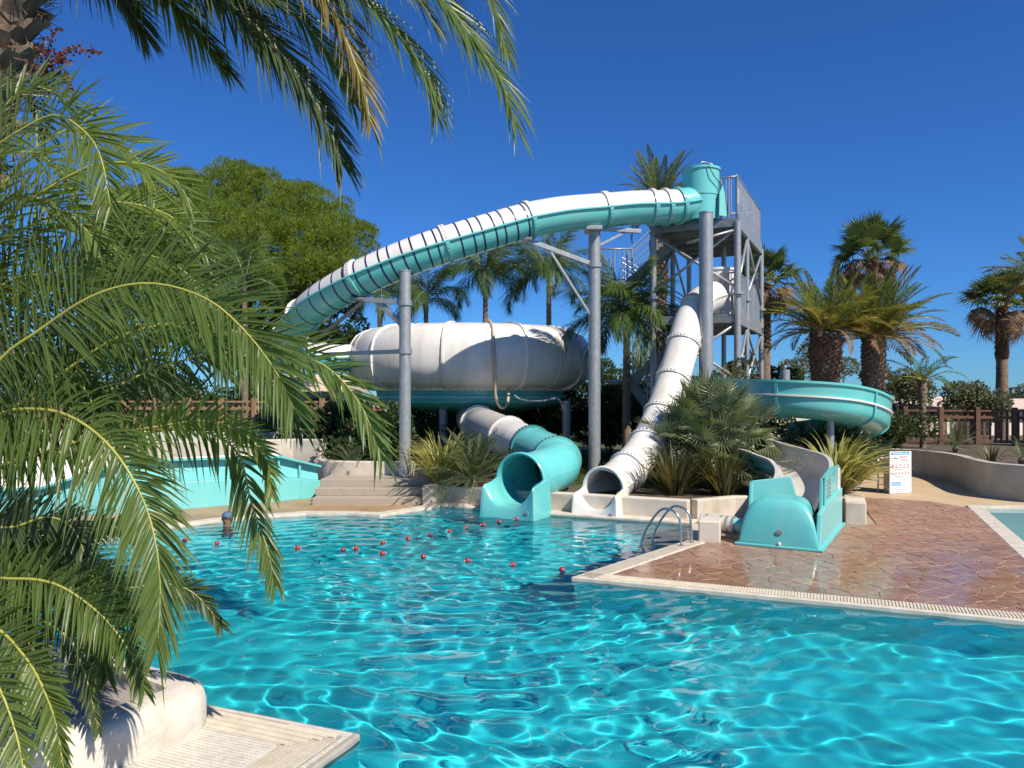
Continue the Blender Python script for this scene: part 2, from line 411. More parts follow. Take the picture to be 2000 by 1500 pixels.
rw = random.Random(3); WV = []
for i in range(56):
    lam = 0.145 * (0.56 / 0.145) ** (rw.random() ** 1.0); a = rw.gauss(1.35, 0.8); kk = 2 * PI / lam
    WV.append((kk * math.cos(a), kk * math.sin(a), rw.uniform(0, 6.28), (0.235 if lam > .24 else 0.235 * (lam / .24) ** .7) / (kk * kk)))
water('pool_water', POOL, -0.025, 0.023, WV)
water('wading_pool_water', KID, -0.03, 0.09, [(kx, ky, p, A * 0.4) for kx, ky, p, A in WV[:10]])

# deck sheets
sheet('wet_deck', [(-14, 10), (-6.95, 10), (-6.9, 11.8), (-6.6, 13.2), (-6.1, 14.0), (-5.4, 14.75), (-4.12, 15.45), (-3.3, 15.45), (-2.6, 15.25), (-1.54, 16.5), (-1.5, 17.2), (-4.4, 18.2), (-14, 16)], [], 0.006, M['wetdeck'])
sheet('path', [(7.2, 15.4), (7.9, 18.0), (9.3, 20.6), (10.9, 24), (12.6, 24), (12.6, 20), (11.6, 18.3), (20, 16.9), (20, 16.6), (9.9, 16.6), (9.2, 16.2)], [], 0.010, M['path'])
sheet('near_deck', [(-2.3, 2.4), K, (-2.32, 5.94), (-3.5, 6.3), (-9, 6), (-9, -6), (13, -6), (13, 2.4)], [], 0.006, M['grout'])
LAWN = [(-34, 19.2), (-9, 19.2), (-4.6, 18.7), (-2.3, 18.4), (-1.5, 17.3), (0.65, 16.05), (3.4, 14.75), (4.4, 15.3), (5.6, 15.3), (6.35, 15.1), (6.6, 16.0), (7.6, 18.6), (9.0, 21), (10.9, 24.2), (10.9, 80), (-34, 80)]
sheet('lawn', LAWN, [], 0.36, M['lawn'])
sheet('planting_soil', [(-2.2, 18.2), (-1.45, 17.3), (0.65, 16.05), (3.4, 14.75), (4.4, 15.35), (5.6, 15.35), (6.4, 15.1), (7.0, 17.6), (5.0, 18.4), (3.2, 16.6), (1.0, 17.1), (-0.5, 19.0), (-2.6, 20.0)], [], 0.366, M['soil'])
TERR = curve2([(10.6, 24.6), (12.0, 23.2), (12.15, 21.4), (11.5, 19.2), (11.2, 18.0), (11.5, 17.2), (12.6, 16.7), (20, 16.9)], 40)
sheet('terrace_soil', [(x + 0.12, y + 0.1) for x, y in TERR] + [(60, 20), (60, 90), (10.6, 90)], [], 0.70, M['soil'])

# coping round the pool: cream slabs, then ridged grating in front of the flagstones
def strip(name, line, w, z0, z1, mat, side=1, bevel=0.012):
    o = offset2(line, side * w); mb = MB(); n = len(line)
    i0 = offset2(line, -side * 0.02)
    rows = [[(*i0[i], z0), (*i0[i], z1), (*o[i], z1), (*o[i], z0)] for i in range(n)]
    mb.grid(rows, 0, True); mb.f.append((0, 1, 2, 3)); mb.f.append(tuple((n - 1) * 4 + k for k in (3, 2, 1, 0))); mb.mi += [0, 0]
    return struct(mb.build(name, mat, bevel=bevel))
strip('far_coping', POOL[5:13] + [(-1.54, 16.5)], 0.26, -0.10, 0.032, M['coping'], 1)
EDGE = [(3.3, 14.2), (2.95, 12.7), (0.8, 10.07), (13, 4.95)]
strip('deck_coping', EDGE, 0.30, -0.10, 0.022, M['coping'], 1)
mb = MB()
for a, b in ((EDGE[1], EDGE[2]), (EDGE[2], EDGE[3])):
    a = Vector(a); b = Vector(b); L = (b - a).length; t = (b - a) / L; nrm = Vector((-t.y, t.x)); k = 0.12
    while k < L - 0.1 and k < 9.5:
        c = a + t * k + nrm * 0.155
        mb.box((c.x, c.y, 0.026), (t.x * 0.011, t.y * 0.011, 0), (nrm.x * 0.115, nrm.y * 0.115, 0), (0, 0, 0.007)); k += 0.036
deck_grate = stuff(mb.build('coping_grating', M['grate'], fix=False)); deck_grate['label'] = 'ridged cream grating along the edge of the flagstone deck'
deck_grate['category'] = 'grating'
strip('wading_pool_coping', [(20, 16.1), (9.9, 16.3), (7.6, 11.0), (20, 11.0)], 0.26, -0.1, 0.03, M['coping'], -1)

# back ledge under the slide mouths, bed wall
BED = [(-1.45, 17.05), (0.62, 15.92), (3.35, 14.62), (3.9, 14.75)]
bm_ = MB(); bm_.prism([(-1.54, 16.5), (0.6, 15.4), (3.3, 14.2), (3.5, 14.6), (0.7, 15.95), (-1.4, 17.0)], -0.12, 0.045); struct(bm_.build('pool_ledge', M['coping'], bevel=0.02))
w = wall2('planter_wall', curve2([(-1.5, 17.08), (-0.5, 16.52), (0.62, 15.95), (2.0, 15.3), (3.36, 14.66)], 24), 0.24, -0.05, 0.40, M['plaster'])
tag(w, 'low cream planter wall along the pool behind the two tube mouths', 'wall')
w = wall2('planter_wall', curve2([(-4.75, 19.4), (-4.55, 18.85), (-4.0, 18.55), (-3.0, 18.45), (-2.1, 18.3), (-1.55, 17.6), (-1.45, 17.1)], 40), 0.22, -0.05, 0.80, M['plaster'])
tag(w, 'curved pale planter wall behind the stone steps and the grey slide post', 'wall')
w = wall2('planter_wall', [(3.46, 14.72), (4.35, 15.22), (5.5, 15.26), (6.5, 15.15)], 0.2, -0.05, 0.40, M['plaster'])
tag(w, 'low cream planter wall in shade behind the landing box', 'wall')
mb = MB().prism([(3.0, 12.45), (3.33, 12.36), (3.6, 13.25), (3.25, 13.35)], -0.05, 0.36)
tag(mb.build('wall_block', M['plaster'], bevel=0.025), 'short cream wall block between the pool ladder and the teal slide end', 'wall')
mb = MB().prism([(6.18, 14.35), (6.52, 14.22), (7.05, 15.5), (6.7, 15.65)], -0.05, 0.40)
tag(mb.build('wall_block', M['plaster'], bevel=0.025), 'short cream wall block under the variegated strap plant', 'wall')
mb = MB()
rows = [[(x, y, -0.05), (x, y, zt)] for (x, y), zt in zip(TERR, [0.72] * 41)]
w = wall2('terrace_wall', TERR, 0.26, -0.05, [0.72 + 0.14 * min(1, k / 26) for k in range(41)], M['greywall'])
tag(w, 'curved grey beige terrace wall in shade along the tan path', 'wall')

# steps
st = thing('stone_steps', 'three broad speckled stone steps rising from the wet sandy deck', 'steps', (-2.9, 17, 0))
for i, (x0, x1, y) in enumerate(((-4.32, -1.95, 16.7), (-4.35, -1.9, 17.08), (-4.33, -1.8, 17.46))):
    MB().abox(x0, x1, y, 18.6, 0.16 * i - (0.02 if i == 0 else 0), 0.16 * (i + 1)).build('step', M['stonestep'], st, bevel=0.012)
MB().prism([(-1.94, 16.66), (-1.72, 16.6), (-1.4, 17.1), (-1.6, 17.7), (-1.78, 17.7)], -0.02, 0.42).build('side_wall', M['plaster'], st, bevel=0.02)

# ---------------------------------------------------------------- flagstones
def clip(poly, nx, ny, d):                           # keep n.p <= d
    out = []
    for i in range(len(poly)):
        a = poly[i]; b = poly[(i + 1) % len(poly)]
        da = a[0] * nx + a[1] * ny - d; db = b[0] * nx + b[1] * ny - d
        if da <= 0: out.append(a)
        if (da < 0 < db) or (db < 0 < da):
            t = da / (da - db); out.append((a[0] + (b[0] - a[0]) * t, a[1] + (b[1] - a[1]) * t))
    return out
inn = offset2(EDGE, 0.315)
DECK = [inn[1], inn[2], (13, inn[3][1]), (13, 10.7), (7.35, 10.7), (9.6, 16.15), (9.3, 17.2), (8.0, 17.9), (7.3, 16.0), (6.7, 14.2), (4.9, 13.3), (3.35, 12.9)]
fm = Mat('red flagstone', (0.3, 0.15, 0.1), 0.4)
oi = fm.n('ShaderNodeObjectInfo'); gg = fm.n('ShaderNodeNewGeometry'); ad = fm.n('ShaderNodeMath', operation='ADD'); fr = fm.n('ShaderNodeMath', operation='FRACT')
fm.l(oi.outputs['Random'], ad.inputs[0]); fm.l(gg.outputs['Random Per Island'], ad.inputs[1]); fm.l(ad.outputs[0], fr.inputs[0])
rc = fm.ramp(fr.outputs[0], [(0.0, (0.30, 0.115, 0.07)), (0.25, (0.36, 0.175, 0.115)), (0.45, (0.24, 0.11, 0.08)), (0.65, (0.42, 0.25, 0.165)), (0.85, (0.34, 0.22, 0.16)), (1.0, (0.20, 0.095, 0.08))])
wpos = fm.coord('Object'); nz = fm.noise(2.6, 6, wpos)
c1 = fm.mix(nz, rc, (0.35, 0.225, 0.14)); n3 = fm.noise(11, 6, wpos); fm.l(fm.mix(fm.ramp(n3, [(.35, (0, 0, 0)), (.75, (.7, .7, .7))]), c1, (0.16, 0.085, 0.06)), fm.b.inputs['Base Color'])
wet = fm.n('ShaderNodeSeparateXYZ'); gp = fm.n('ShaderNodeNewGeometry'); fm.l(gp.outputs['Position'], wet.inputs[0])
wr = fm.n('ShaderNodeMapRange'); wr.inputs['From Min'].default_value = 10.2; wr.inputs['From Max'].default_value = 13.4; fm.l(wet.outputs['Y'], wr.inputs[0])
wn = fm.n('ShaderNodeMath', operation='MULTIPLY_ADD'); wnz = fm.noise(0.9, 4, gp.outputs['Position']); fm.l(wnz, wn.inputs[0]); wn.inputs[1].default_value = 1.7; wn.inputs[2].default_value = -0.85
w2_ = fm.n('ShaderNodeMath', operation='ADD'); fm.l(wr.outputs[0], w2_.inputs[0]); fm.l(wn.outputs[0], w2_.inputs[1]); w2_.use_clamp = True
sx = fm.n('ShaderNodeSeparateXYZ'); fm.l(gp.outputs['True Normal'], sx.inputs[0]); nr_ = fm.n('ShaderNodeMapRange'); nr_.inputs['From Min'].default_value = 0.999; nr_.inputs['From Max'].default_value = 0.98; fm.l(sx.outputs['Z'], nr_.inputs[0])
w3_ = fm.n('ShaderNodeMath', operation='MAXIMUM'); fm.l(w2_.outputs[0], w3_.inputs[0]); fm.l(nr_.outputs[0], w3_.inputs[1])
fm.rough(w3_.outputs[0], 0.07, 0.6); fm.bump(fm.noise(14, 5, wpos), 0.06, 0.004)
M['flag'] = fm.m
sheet('flagstone_mortar', DECK, [], 0.016, M['mortar'])
rs = random.Random(11); seeds = []
minx, maxx, miny, maxy = 0.5, 13, 4.8, 18; sp = 0.33
cand = [(rs.uniform(minx, maxx), rs.uniform(miny, maxy)) for _ in range(8000)]
CA = np.array(cand); CA = CA[inside(DECK, CA[:, 0], CA[:, 1])]; kept = np.zeros((0, 2))
for p in CA:
    md = rs.choice((.14, .19, .26))
    if len(kept) == 0 or ((kept - p) ** 2).sum(1).min() > md * md: kept = np.vstack([kept, p])
seeds = [tuple(p) for p in kept]
SA = np.array(seeds); keep = inside(DECK, SA[:, 0], SA[:, 1]); stones = []
dn = [(*DECK[i], *DECK[(i + 1) % len(DECK)]) for i in range(len(DECK))]
for i in np.nonzero(keep)[0]:
    p = SA[i]; dd = ((SA - p) ** 2).sum(1); nb = np.argsort(dd)[1:18]
    poly = [(p[0] - 1, p[1] - 1), (p[0] + 1, p[1] - 1), (p[0] + 1, p[1] + 1), (p[0] - 1, p[1] + 1)]
    for j in nb:
        q = SA[j]; nx, ny = q - p; L = math.hypot(nx, ny); nx /= L; ny /= L
        poly = clip(poly, nx, ny, nx * (p[0] + q[0]) / 2 + ny * (p[1] + q[1]) / 2 - 0.0035)
        if len(poly) < 3: break
    for x1, y1, x2, y2 in dn:                        # stay inside the deck (only edges whose line runs near this stone)
        ex, ey = x2 - x1, y2 - y1; L = math.hypot(ex, ey); nx, ny = ey / L, -ex / L
        t = ((p[0] - x1) * ex + (p[1] - y1) * ey) / (L * L)
        if -0.1 < t < 1.1 and abs((p[0] - x1) * nx + (p[1] - y1) * ny) < 0.7:
            sg = -1 if (p[0] - x1) * nx + (p[1] - y1) * ny > 0 else 1
            poly = clip(poly, sg * nx, sg * ny, sg * (nx * x1 + ny * y1) - 0.004)
    if len(poly) >= 3:
        a = abs(sum(poly[k][0] * poly[(k + 1) % len(poly)][1] - poly[(k + 1) % len(poly)][0] * poly[k][1] for k in range(len(poly)))) / 2
        if a > 0.012: stones.append((p[0], p[1], poly))
def stone_mesh(mb, poly):
    n = len(poly); cx = sum(p[0] for p in poly) / n; cy = sum(p[1] for p in poly) / n; h = 0.022 + rs.uniform(-0.0025, 0.003); tx, ty = rs.uniform(-.0025, .0025), rs.uniform(-.0025, .0025)
    top = []
    for (x, y) in poly:
        d = math.hypot(cx - x, cy - y); k = 0.007 / max(d, 0.05)
        xx, yy = x + (cx - x) * k, y + (cy - y) * k; top.append((xx, yy, h + (xx - cx) * tx + (yy - cy) * ty))
    vs = [(x, y, 0.004) for x, y in poly] + [(x + (cx - x) * .004, y + (cy - y) * .004, h - 0.008) for x, y in poly] + top
    fs = [(i, (i + 1) % n, n + (i + 1) % n, n + i) for i in range(n)] + [(n + i, n + (i + 1) % n, 2 * n + (i + 1) % n, 2 * n + i) for i in range(n)] + [tuple(range(2 * n, 3 * n))]
    mb.add(vs, fs)
deck_root = thing('flagstone_paving', 'wet red crazy paving of irregular flagstones on the deck beside the pool', 'paving', (5, 10, 0))
vis = lambda s_: (s_[0] / s_[1] < 0.70, )
stones.sort(key=lambda s_: (0 if s_[0] / s_[1] < 0.69 else 1, s_[1]))
for x, y, poly in stones[:300]:
    mb = MB(); stone_mesh(mb, poly if sum(poly[k][0] * poly[(k + 1) % len(poly)][1] - poly[(k + 1) % len(poly)][0] * poly[k][1] for k in range(len(poly))) > 0 else poly[::-1])
    mb.build('flagstone', M['flag'], deck_root, fix=False)
mb = MB()
for x, y, poly in stones[300:]: stone_mesh(mb, poly)
if mb.v: stuff(mb.build('far_flagstones', M['flag'], deck_root, fix=False))

# ---------------------------------------------------------------- near coping: mosaic, grating; near planter
def unit2(a, b): v = Vector((b[0] - a[0], b[1] - a[1])); return v.normalized()
near = thing('tiled_coping', 'white mosaic and grating coping at the pool corner beside the near planter', 'coping', (*K, 0))
A0 = (-2.32, 5.94); B0 = (-2.3, 2.4)
e1 = unit2(A0, K); e2 = unit2(K, B0)
n1 = Vector((e1.y, -e1.x)); n2 = Vector((e2.y, -e2.x))                 # both point away from the water
NEARP = [B0, K, A0, (-3.2, 6.3), (-4, 4), (-4, 2.4)]
WALLP = [(-2.20, 5.62), (-2.22, 5.52), (-2.62, 4.86), (-3.05, 4.3), (-3.6, 3.6)]
cop = MB().prism([(B0[0] - n2.x * .02, B0[1]), (K[0] + .02, K[1] + .01), A0, (-2.9, 6.2), (-3.4, 4.5), (-3.6, 2.4)], -0.10, 0.02)
cop.build('slab', M['grout'], near, bevel=0.02)
def dist_line(p, a, n): return (p[0] - a[0]) * n.x + (p[1] - a[1]) * n.y
def along(p, a, e): return (p[0] - a[0]) * e.x + (p[1] - a[1]) * e.y
mos = MB(); gr = MB(); T = 0.034
# outer mosaic rows and field follow the long edge e2; grating strips along both edges
for iu in range(-4, 100):
    for iv in range(0, 75):
        p = Vector(K) + e2 * (iu * T) + n2 * ((iv + .5) * T)
        s1 = dist_line(p, K, n1); s2 = (iv + .5) * T
        if not inside(NEARP, np.array([p.x]), np.array([p.y]))[0] or p.y < 3.6 or s1 < 0.03 or s2 < 0.02: continue
        if 0.075 < s2 < 0.40 and s1 > 0.075: continue
        if 0.075 < s1 < 0.36 and s2 > 0.075: continue
        j = 0.0012 * rs.random()
        mos.box((p.x, p.y, 0.021 + j), (e2.x * T * .42, e2.y * T * .42, 0), (n2.x * T * .42, n2.y * T * .42, 0), (0, 0, .004))
stuff(mos.build('mosaic_tiles', M['mosaic'], near, fix=False))
def gratebars(a, e, n, L, lo, hi, other):
    k = 0.1
    while k < L:
        for r_ in range(4):
            w_ = (hi - lo) / 4; c = Vector(a) + e * (k + (r_ % 2) * 0.009) + n * (lo + w_ * (r_ + .5))
            if dist_line(c, *other) > max(lo, lo + w_ * (r_ + .5)) and c.y > 3.6:
                gr.box((c.x, c.y, 0.024), (e.x * .006, e.y * .006, 0), (n.x * w_ * .43, n.y * w_ * .43, 0), (0, 0, .006))
        k += 0.019
gratebars(K, e2, n2, 2.1, 0.085, 0.39, (K, n1)); gratebars(K, -e1, n1, 1.35, 0.085, 0.35, (K, n2))
stuff(gr.build('drain_grating', M['grate'], near, fix=False))
for a, e, n, L, o in ((K, e2, n2, 2.0, 0.40), (K, -e1, n1, 1.2, 0.36)):
    c0 = Vector(a) + n * o + e * (o * 0.95); c1 = Vector(a) + n * o + e * L
    MB().bar((c0.x, c0.y, .024), (c1.x, c1.y, .024), .012, .012).build('edging_strip', M['mosaic'], near)

pl = thing('near_planter', 'thick rough white planter wall at the pool corner holding the palms', 'planter', (-3.2, 5.2, 0))
outer = curve2([(-6.5, 8.2), (-4.7, 7.0), (-3.3, 6.28), (-2.75, 6.0), (-2.42, 5.82), (-2.24, 5.66), (-2.19, 5.46), (-2.27, 5.24), (-2.42, 5.03), (-2.70, 4.70), (-3.15, 4.32), (-3.9, 3.9), (-5.5, 3.5)], 60)
def ring(off): return offset2(outer, off)
rows = []
for off, z in ((0.0, -0.02), (0.0, 0.20), (-0.015, 0.27), (-0.05, 0.305), (-0.10, 0.32), (-0.24, 0.325), (-0.27, 0.31), (-0.28, 0.10)):
    rows.append([(x, y, z + 0.006 * math.sin(9 * x + 7 * y)) for x, y in ring(off if True else 0)])
pm = MB().grid(rows); pm.build('wall', M['plaster2'], pl, smooth=True, auto=1.0)
soilp = ring(-0.26)
MB().add([(x, y, 0.2) for x, y in soilp], [tuple(range(len(soilp)))]).build('gravel_bed', M['gravel'], pl)

# ---------------------------------------------------------------- tube slide from the tower to the bowl
def arc_rows(fr, r, a0, a1, n):
    return [[p + (s * math.cos(a0 + (a1 - a0) * j / n) + u * math.sin(a0 + (a1 - a0) * j / n)) * (r[i] if hasattr(r, '__len__') else r) for j in range(n + 1)] for i, (p, t, s, u) in enumerate(fr)]
def shell(name, fr, r, a0, a1, mat, root, n=20):
    return MB().grid(arc_rows(fr, r, a0, a1, n)).build(name, mat, root, smooth=True, fix=False)
def band(fr, r0, r1, w, a0=0, a1=2 * PI, n=40):
    """A raised ring on a tube: profile from -w/2 to w/2 along the axis, r0 inside, r1 outside."""
    p, t, s, u = fr; rows = []
    for dz, rr in ((-w / 2, r0), (-w / 2, r1), (w / 2, r1), (w / 2, r0)):
        rows.append([p + t * dz + (s * math.cos(a0 + (a1 - a0) * j / n) + u * math.sin(a0 + (a1 - a0) * j / n)) * rr for j in range(n + 1)])
    return MB().grid(rows)
def bolts(fr, r, w, n, mb, size=0.018):
    p, t, s, u = fr
    for j in range(n):
        q = 2 * PI * j / n; d = s * math.cos(q) + u * math.sin(q); e = t.cross(d)
        mb.box(p + d * r, t * w, e * size, d * size)
def px_of(p): return HX + p.x / p.y * F
R = 0.43
mp = [P(1352, 397, 20.15), P(1325, 402, 20.0), P(1290, 405, 19.85), P(1240, 406, 19.7), P(1180, 411, 19.5), P(1100, 418, 19.1), P(1030, 431, 18.75), P(950, 454, 18.45), P(870, 478, 18.25),
      P(800, 502, 18.2), P(722, 535, 18.35), P(662, 566, 18.7), P(617, 596, 19.2), P(584, 628, 20.0), P(565, 662, 21.3), P(578, 690, 22.8), P(635, 699, 24.2), P(695, 699, 24.6), P(752, 697, 24.4)]
mpath = catmull(mp, 240); mfr = frames(mpath)
def mi_at(px, lo=0, hi=150): return min(range(lo, hi), key=lambda i: abs(px_of(mpath[i]) - px))
slide = thing('tube_slide', 'long white over teal tube slide with navy stripes curving from the tower top', 'water slide', (2.2, 20.9, 0.36))
joints = [0] + [mi_at(q) for q in (1322, 1300, 1272, 1180, 1030, 872, 700, 578)] + [168, 190, 212, 240]
for k in range(len(joints) - 1):
    a, b = joints[k], joints[k + 1]; seg = mfr[a:b + 1]
    if len(seg) < 2: continue
    if k == 0: up = lo_ = M['teal']
    elif 578 - 60 < px_of(mpath[(a + b) // 2]) < 578 and b <= 170: up, lo_ = M['clear'], M['teal']
    else: up, lo_ = M['white'], M['teal']
    shell('upper_shell', seg, R, 0, PI, up, slide); shell('lower_shell', seg, R, PI, 2 * PI, lo_, slide)
    for a0 in (0, PI):                                # side flange where the halves are bolted together
        rows = []
        for (p, t, s, u) in seg:
            d = s if a0 == 0 else -s; rows.append([p + d * (R - .01) - u * .018, p + d * (R + .055) - u * .018, p + d * (R + .055) + u * .016, p + d * (R - .01) + u * .016])
        MB().grid(rows, closed=True).build('side_flange', lo_, slide, fix=False)
for k, j in enumerate(joints[1:-1]):
    f = mfr[j]
    up = band(f, R - .02, R + .05, 0.13 if k in (3, 5, 6, 7) else 0.09, 0, PI, 24).build('ring_flange', M['white'] if k > 0 else M['teal'], slide, fix=False)
    lo = band(f, R - .02, R + .05, 0.09, PI, 2 * PI, 24).build('ring_flange', M['teal'], slide, fix=False)
    mb = MB(); bolts(f, R + .052, 0.012, 36, mb, 0.009); stuff(mb.build('flange_bolts', M['badge'], slide, fix=False))
i0, i1 = mi_at(1022), mi_at(590); ns = 22
for k in range(ns):                                   # navy stripes, painted rings kept as thin bands
    x = 1018 + (590 - 1018) * (k / (ns - 1)) ** 1.0; j = mi_at(x)
    if min(abs(j - q) for q in joints) < 1.2: continue
    for a0, a1 in ((0.03, PI - .03), (PI + .05, 2 * PI - .05)):
        band(mfr[j], R - .004, R + .004, 0.042, a0, a1, 22).build('stripe', M['navy'], slide, fix=False)
# start tub on the tower
TUB = (4.94, 20.20)
for nm, prof in (('start_tub', [(.47, 6.91), (.47, 8.20), (.50, 8.20), (.50, 8.26), (.43, 8.26), (.43, 7.0)]),):
    MB().lathe(prof, (*TUB, 0), 40).build(nm, M['teal'], slide, smooth=True, auto=0.6)
MB().lathe([(.485, 0), (.485, .05), (.47, .05)], (*TUB, 7.54), 40).build('tub_band', M['teal'], slide, smooth=True, auto=.6)
MB().tube([(TUB[0] - .12, TUB[1] - .35, 8.29), (TUB[0] - .05, TUB[1] - .3, 8.38), (TUB[0] + .1, TUB[1] - .28, 8.36), (TUB[0] + .2, TUB[1] - .4, 8.28)], .02).build('pipe', M['steel'], slide, smooth=True)
MB().tube(catmull([(TUB[0] + .06, TUB[1] - .52, 8.23), (TUB[0] + .2, TUB[1] - .53, 7.96), (TUB[0] + .45, TUB[1] - .35, 7.73), (TUB[0] + .5, TUB[1] - .1, 7.54)], 14), .013, 6).build('cable', M['rubber'], slide, smooth=True)
mb = MB(); mb.add([(TUB[0] + .34, TUB[1] - .50, 6.96), (TUB[0] + .66, TUB[1] - .34, 6.96), (TUB[0] + .47, TUB[1] - .36, 7.78), (TUB[0] + .36, TUB[1] - .46, 7.54), (TUB[0] + .38, TUB[1] - .46, 6.96), (TUB[0] + .62, TUB[1] - .30, 6.96), (TUB[0] + .45, TUB[1] - .32, 7.75), (TUB[0] + .36, TUB[1] - .42, 7.54)],
       [(0, 1, 2, 3), (7, 6, 5, 4), (0, 4, 5, 1), (1, 5, 6, 2), (2, 6, 7, 3), (3, 7, 4, 0)]); mb.build('tub_apron', M['teal'], slide)
# posts with arms
def post(root, x, y, z0, z1, r, name='support_post'):
    MB().tube([(x, y, z0), (x, y, z1)], r, 24).build(name, M['steel'], root, smooth=True, auto=.8)
    MB().tube([(x, y, z1), (x, y, z1 + .03)], r * 1.06, 24).build('post_cap', M['steel'], root, smooth=True, auto=.8)
    MB().tube([(x, y, z0 - .02), (x, y, z0 + .03)], r * 1.55, 24).build('base_plate', M['steel'], root, smooth=True, auto=.8)
def collar(root, x, y, z, r):
    MB().lathe([(r, -.06), (r + .03, -.06), (r + .03, .06), (r, .06)], (x, y, z), 24).build('collar', M['steel'], root, smooth=True, auto=.6)
P1 = (P(791, 700, 17.95).x, 17.95); P2 = (P(1161, 700, 19.5).x, 19.5); P3 = (P(1379, 700, 19.1).x, 19.1)
zt1 = P(795, 531, 17.95).z; zt2 = P(1161, 450, 19.5).z; zt3 = P(1379, 417, 19.1).z
post(slide, *P1, .46, zt1, .135); post(slide, *P2, .34, zt2, .152); post(slide, *P3, .34, zt3, .170)
def arm(root, a, b, w=.09, h=.12): MB().bar(a, b, w, h).build('arm', M['steel'], root, bevel=.008)
j = mi_at(700); cl = mpath[j] - Vector((0, .0, R + .05)); zz = P(791, 592, 17.95).z
arm(slide, (*P1, zz), cl + Vector((0, -.1, 0)), .09, .11); arm(slide, (*P1, P(0, 640, 17.95).z), (Vector((*P1, zz)) * .4 + cl * .6)); collar(slide, *P1, zz, .135)
arm(slide, cl + Vector((.15, -.1, -.05)), P(612, 668, 20.0), .07, .08)
arm(slide, (*P1, P(0, 686, 17.95).z), P(640, 692, 20.4), .09, .10); collar(slide, *P1, P(0, 686, 17.95).z, .135)
MB().box(cl, (.16, 0, 0), (0, .22, 0), (0, 0, .03)).build('saddle', M['steel_dark'], slide, bevel=.01)
arm(slide, P(640, 692, 20.4), mpath[190] + Vector((0, 0, -R)), .07, .08)
j = mi_at(1030); cl = mpath[j] - Vector((0, 0, R + .05)); za = P(0, 518, 19.5).z
arm(slide, (*P2, za), cl, .09, .11); collar(slide, *P2, za, .152)
arm(slide, (*P2, P(0, 628, 19.5).z), Vector((*P2, za)) * .3 + cl * .7, .05, .06)
MB().box(cl + Vector((0, 0, .02)), (.10, 0, 0), (0, .24, 0), (0, 0, .05)).build('saddle', M['steel_dark'], slide, bevel=.01)
MB().box(mpath[mi_at(1161)] - Vector((0, 0, R + .03)), (.2, 0, 0), (0, .3, 0), (0, 0, .05)).build('saddle', M['steel'], slide, bevel=.01)
arm(slide, (*P2, P(0, 446, 19.5).z), P(1252, 452, 19.6), .08, .10); arm(slide, (*P2, P(0, 484, 19.5).z), P(1225, 452, 19.6), .06, .06)

# ---------------------------------------------------------------- bowl slide
BC = Vector((-1.36, 25.6, 0)); BR = 3.93
bowl = thing('bowl_slide', 'big round white bowl on a teal underside with a tube running out below', 'water slide', (BC.x, BC.y, .36))
prof = [(3.20, 2.57), (3.50, 2.62), (3.73, 2.76), (3.88, 2.98), (3.94, 3.24), (3.95, 3.50), (3.93, 3.76), (3.86, 4.02), (3.70, 4.26), (3.42, 4.42), (3.0, 4.50), (2.4, 4.54)]
npan = 10; off = math.radians(-90 - 8.7)
for k in range(npan):
    a0 = off + k * 2 * PI / npan; a1 = a0 + 2 * PI / npan
    MB().lathe(prof, (BC.x, BC.y, 0), 10, a0 + .004, a1 - .004).build('shell_panel', M['white'], bowl, smooth=True, fix=False)
    for aa, hgt, wd in ((a0, .055, .035), ((a0 + a1) / 2, .014, .016)):
        rows = []
        for i, (r_, z_) in enumerate(prof):
            a = Vector((math.cos(aa), math.sin(aa), 0)); tt = Vector((-math.sin(aa), math.cos(aa), 0))
            pa = prof[max(i - 1, 0)]; pb = prof[min(i + 1, len(prof) - 1)]; nn = Vector((pb[1] - pa[1], -(pb[0] - pa[0]))).normalized(); nv = a * nn.x + Vector((0, 0, nn.y))
            c = Vector((BC.x, BC.y, z_)) + a * r_
            rows.append([c - tt * wd - nv * .02, c - tt * wd * .7 + nv * hgt, c + tt * wd * .7 + nv * hgt, c + tt * wd - nv * .02])
        MB().grid(rows).build('rib' if hgt > .03 else 'seam', M['white'], bowl, smooth=True, auto=.7)
MB().lathe([(3.06, 2.51), (3.26, 2.51), (3.26, 2.58), (3.06, 2.58)], (BC.x, BC.y, 0), 80).build('lip', M['white'], bowl, smooth=True, auto=.6)
mb = MB()
for k in range(100):
    a = 2 * PI * k / 100; d = Vector((math.cos(a), math.sin(a), 0)); mb.box(BC + d * (3.265) + Vector((0, 0, 2.545)), d * .008, Vector((-d.y, d.x, 0)) * .02, (0, 0, .014))
stuff(mb.build('lip_bolts', M['badge'], bowl, fix=False))
MB().lathe([(3.10, 2.52), (3.06, 2.34), (3.00, 2.14), (2.88, 2.06), (2.2, 1.94), (.75, 1.66), (.65, 1.4)], (BC.x, BC.y, 0), 64).build('underside', M['teal'], bowl, smooth=True, auto=.6)
MB().lathe([(3.02, 2.28), (3.14, 2.28), (3.14, 2.34), (3.02, 2.34)], (BC.x, BC.y, 0), 64).build('beam_ring', M['teal_pale'], bowl, smooth=True, auto=.6)
for px, d in ((866, 23.6), (1106, 23.4), (760, 25.6), (1010, 28.0)):
    x = P(px, 0, d).x; MB().tube([(x, d, .34), (x, d, 2.2)], .13, 18).build('leg', M['steel'], bowl, smooth=True, auto=.8)
hz = P(966, 640, 18.75)
hose = catmull([P(955, 626, 22.9) + Vector((0, -.1, 0)), P(962, 640, 22.0), P(966, 690, 21.58), P(967, 740, 21.75), P(968, 775, 21.9), P(979, 797, 22.0), P(990, 791, 22.1), P(993, 772, 22.3), P(994, 762, 22.5)], 40)
MB().tube(hose, .042, 10).build('drain_hose', M['hose'], bowl, smooth=True)
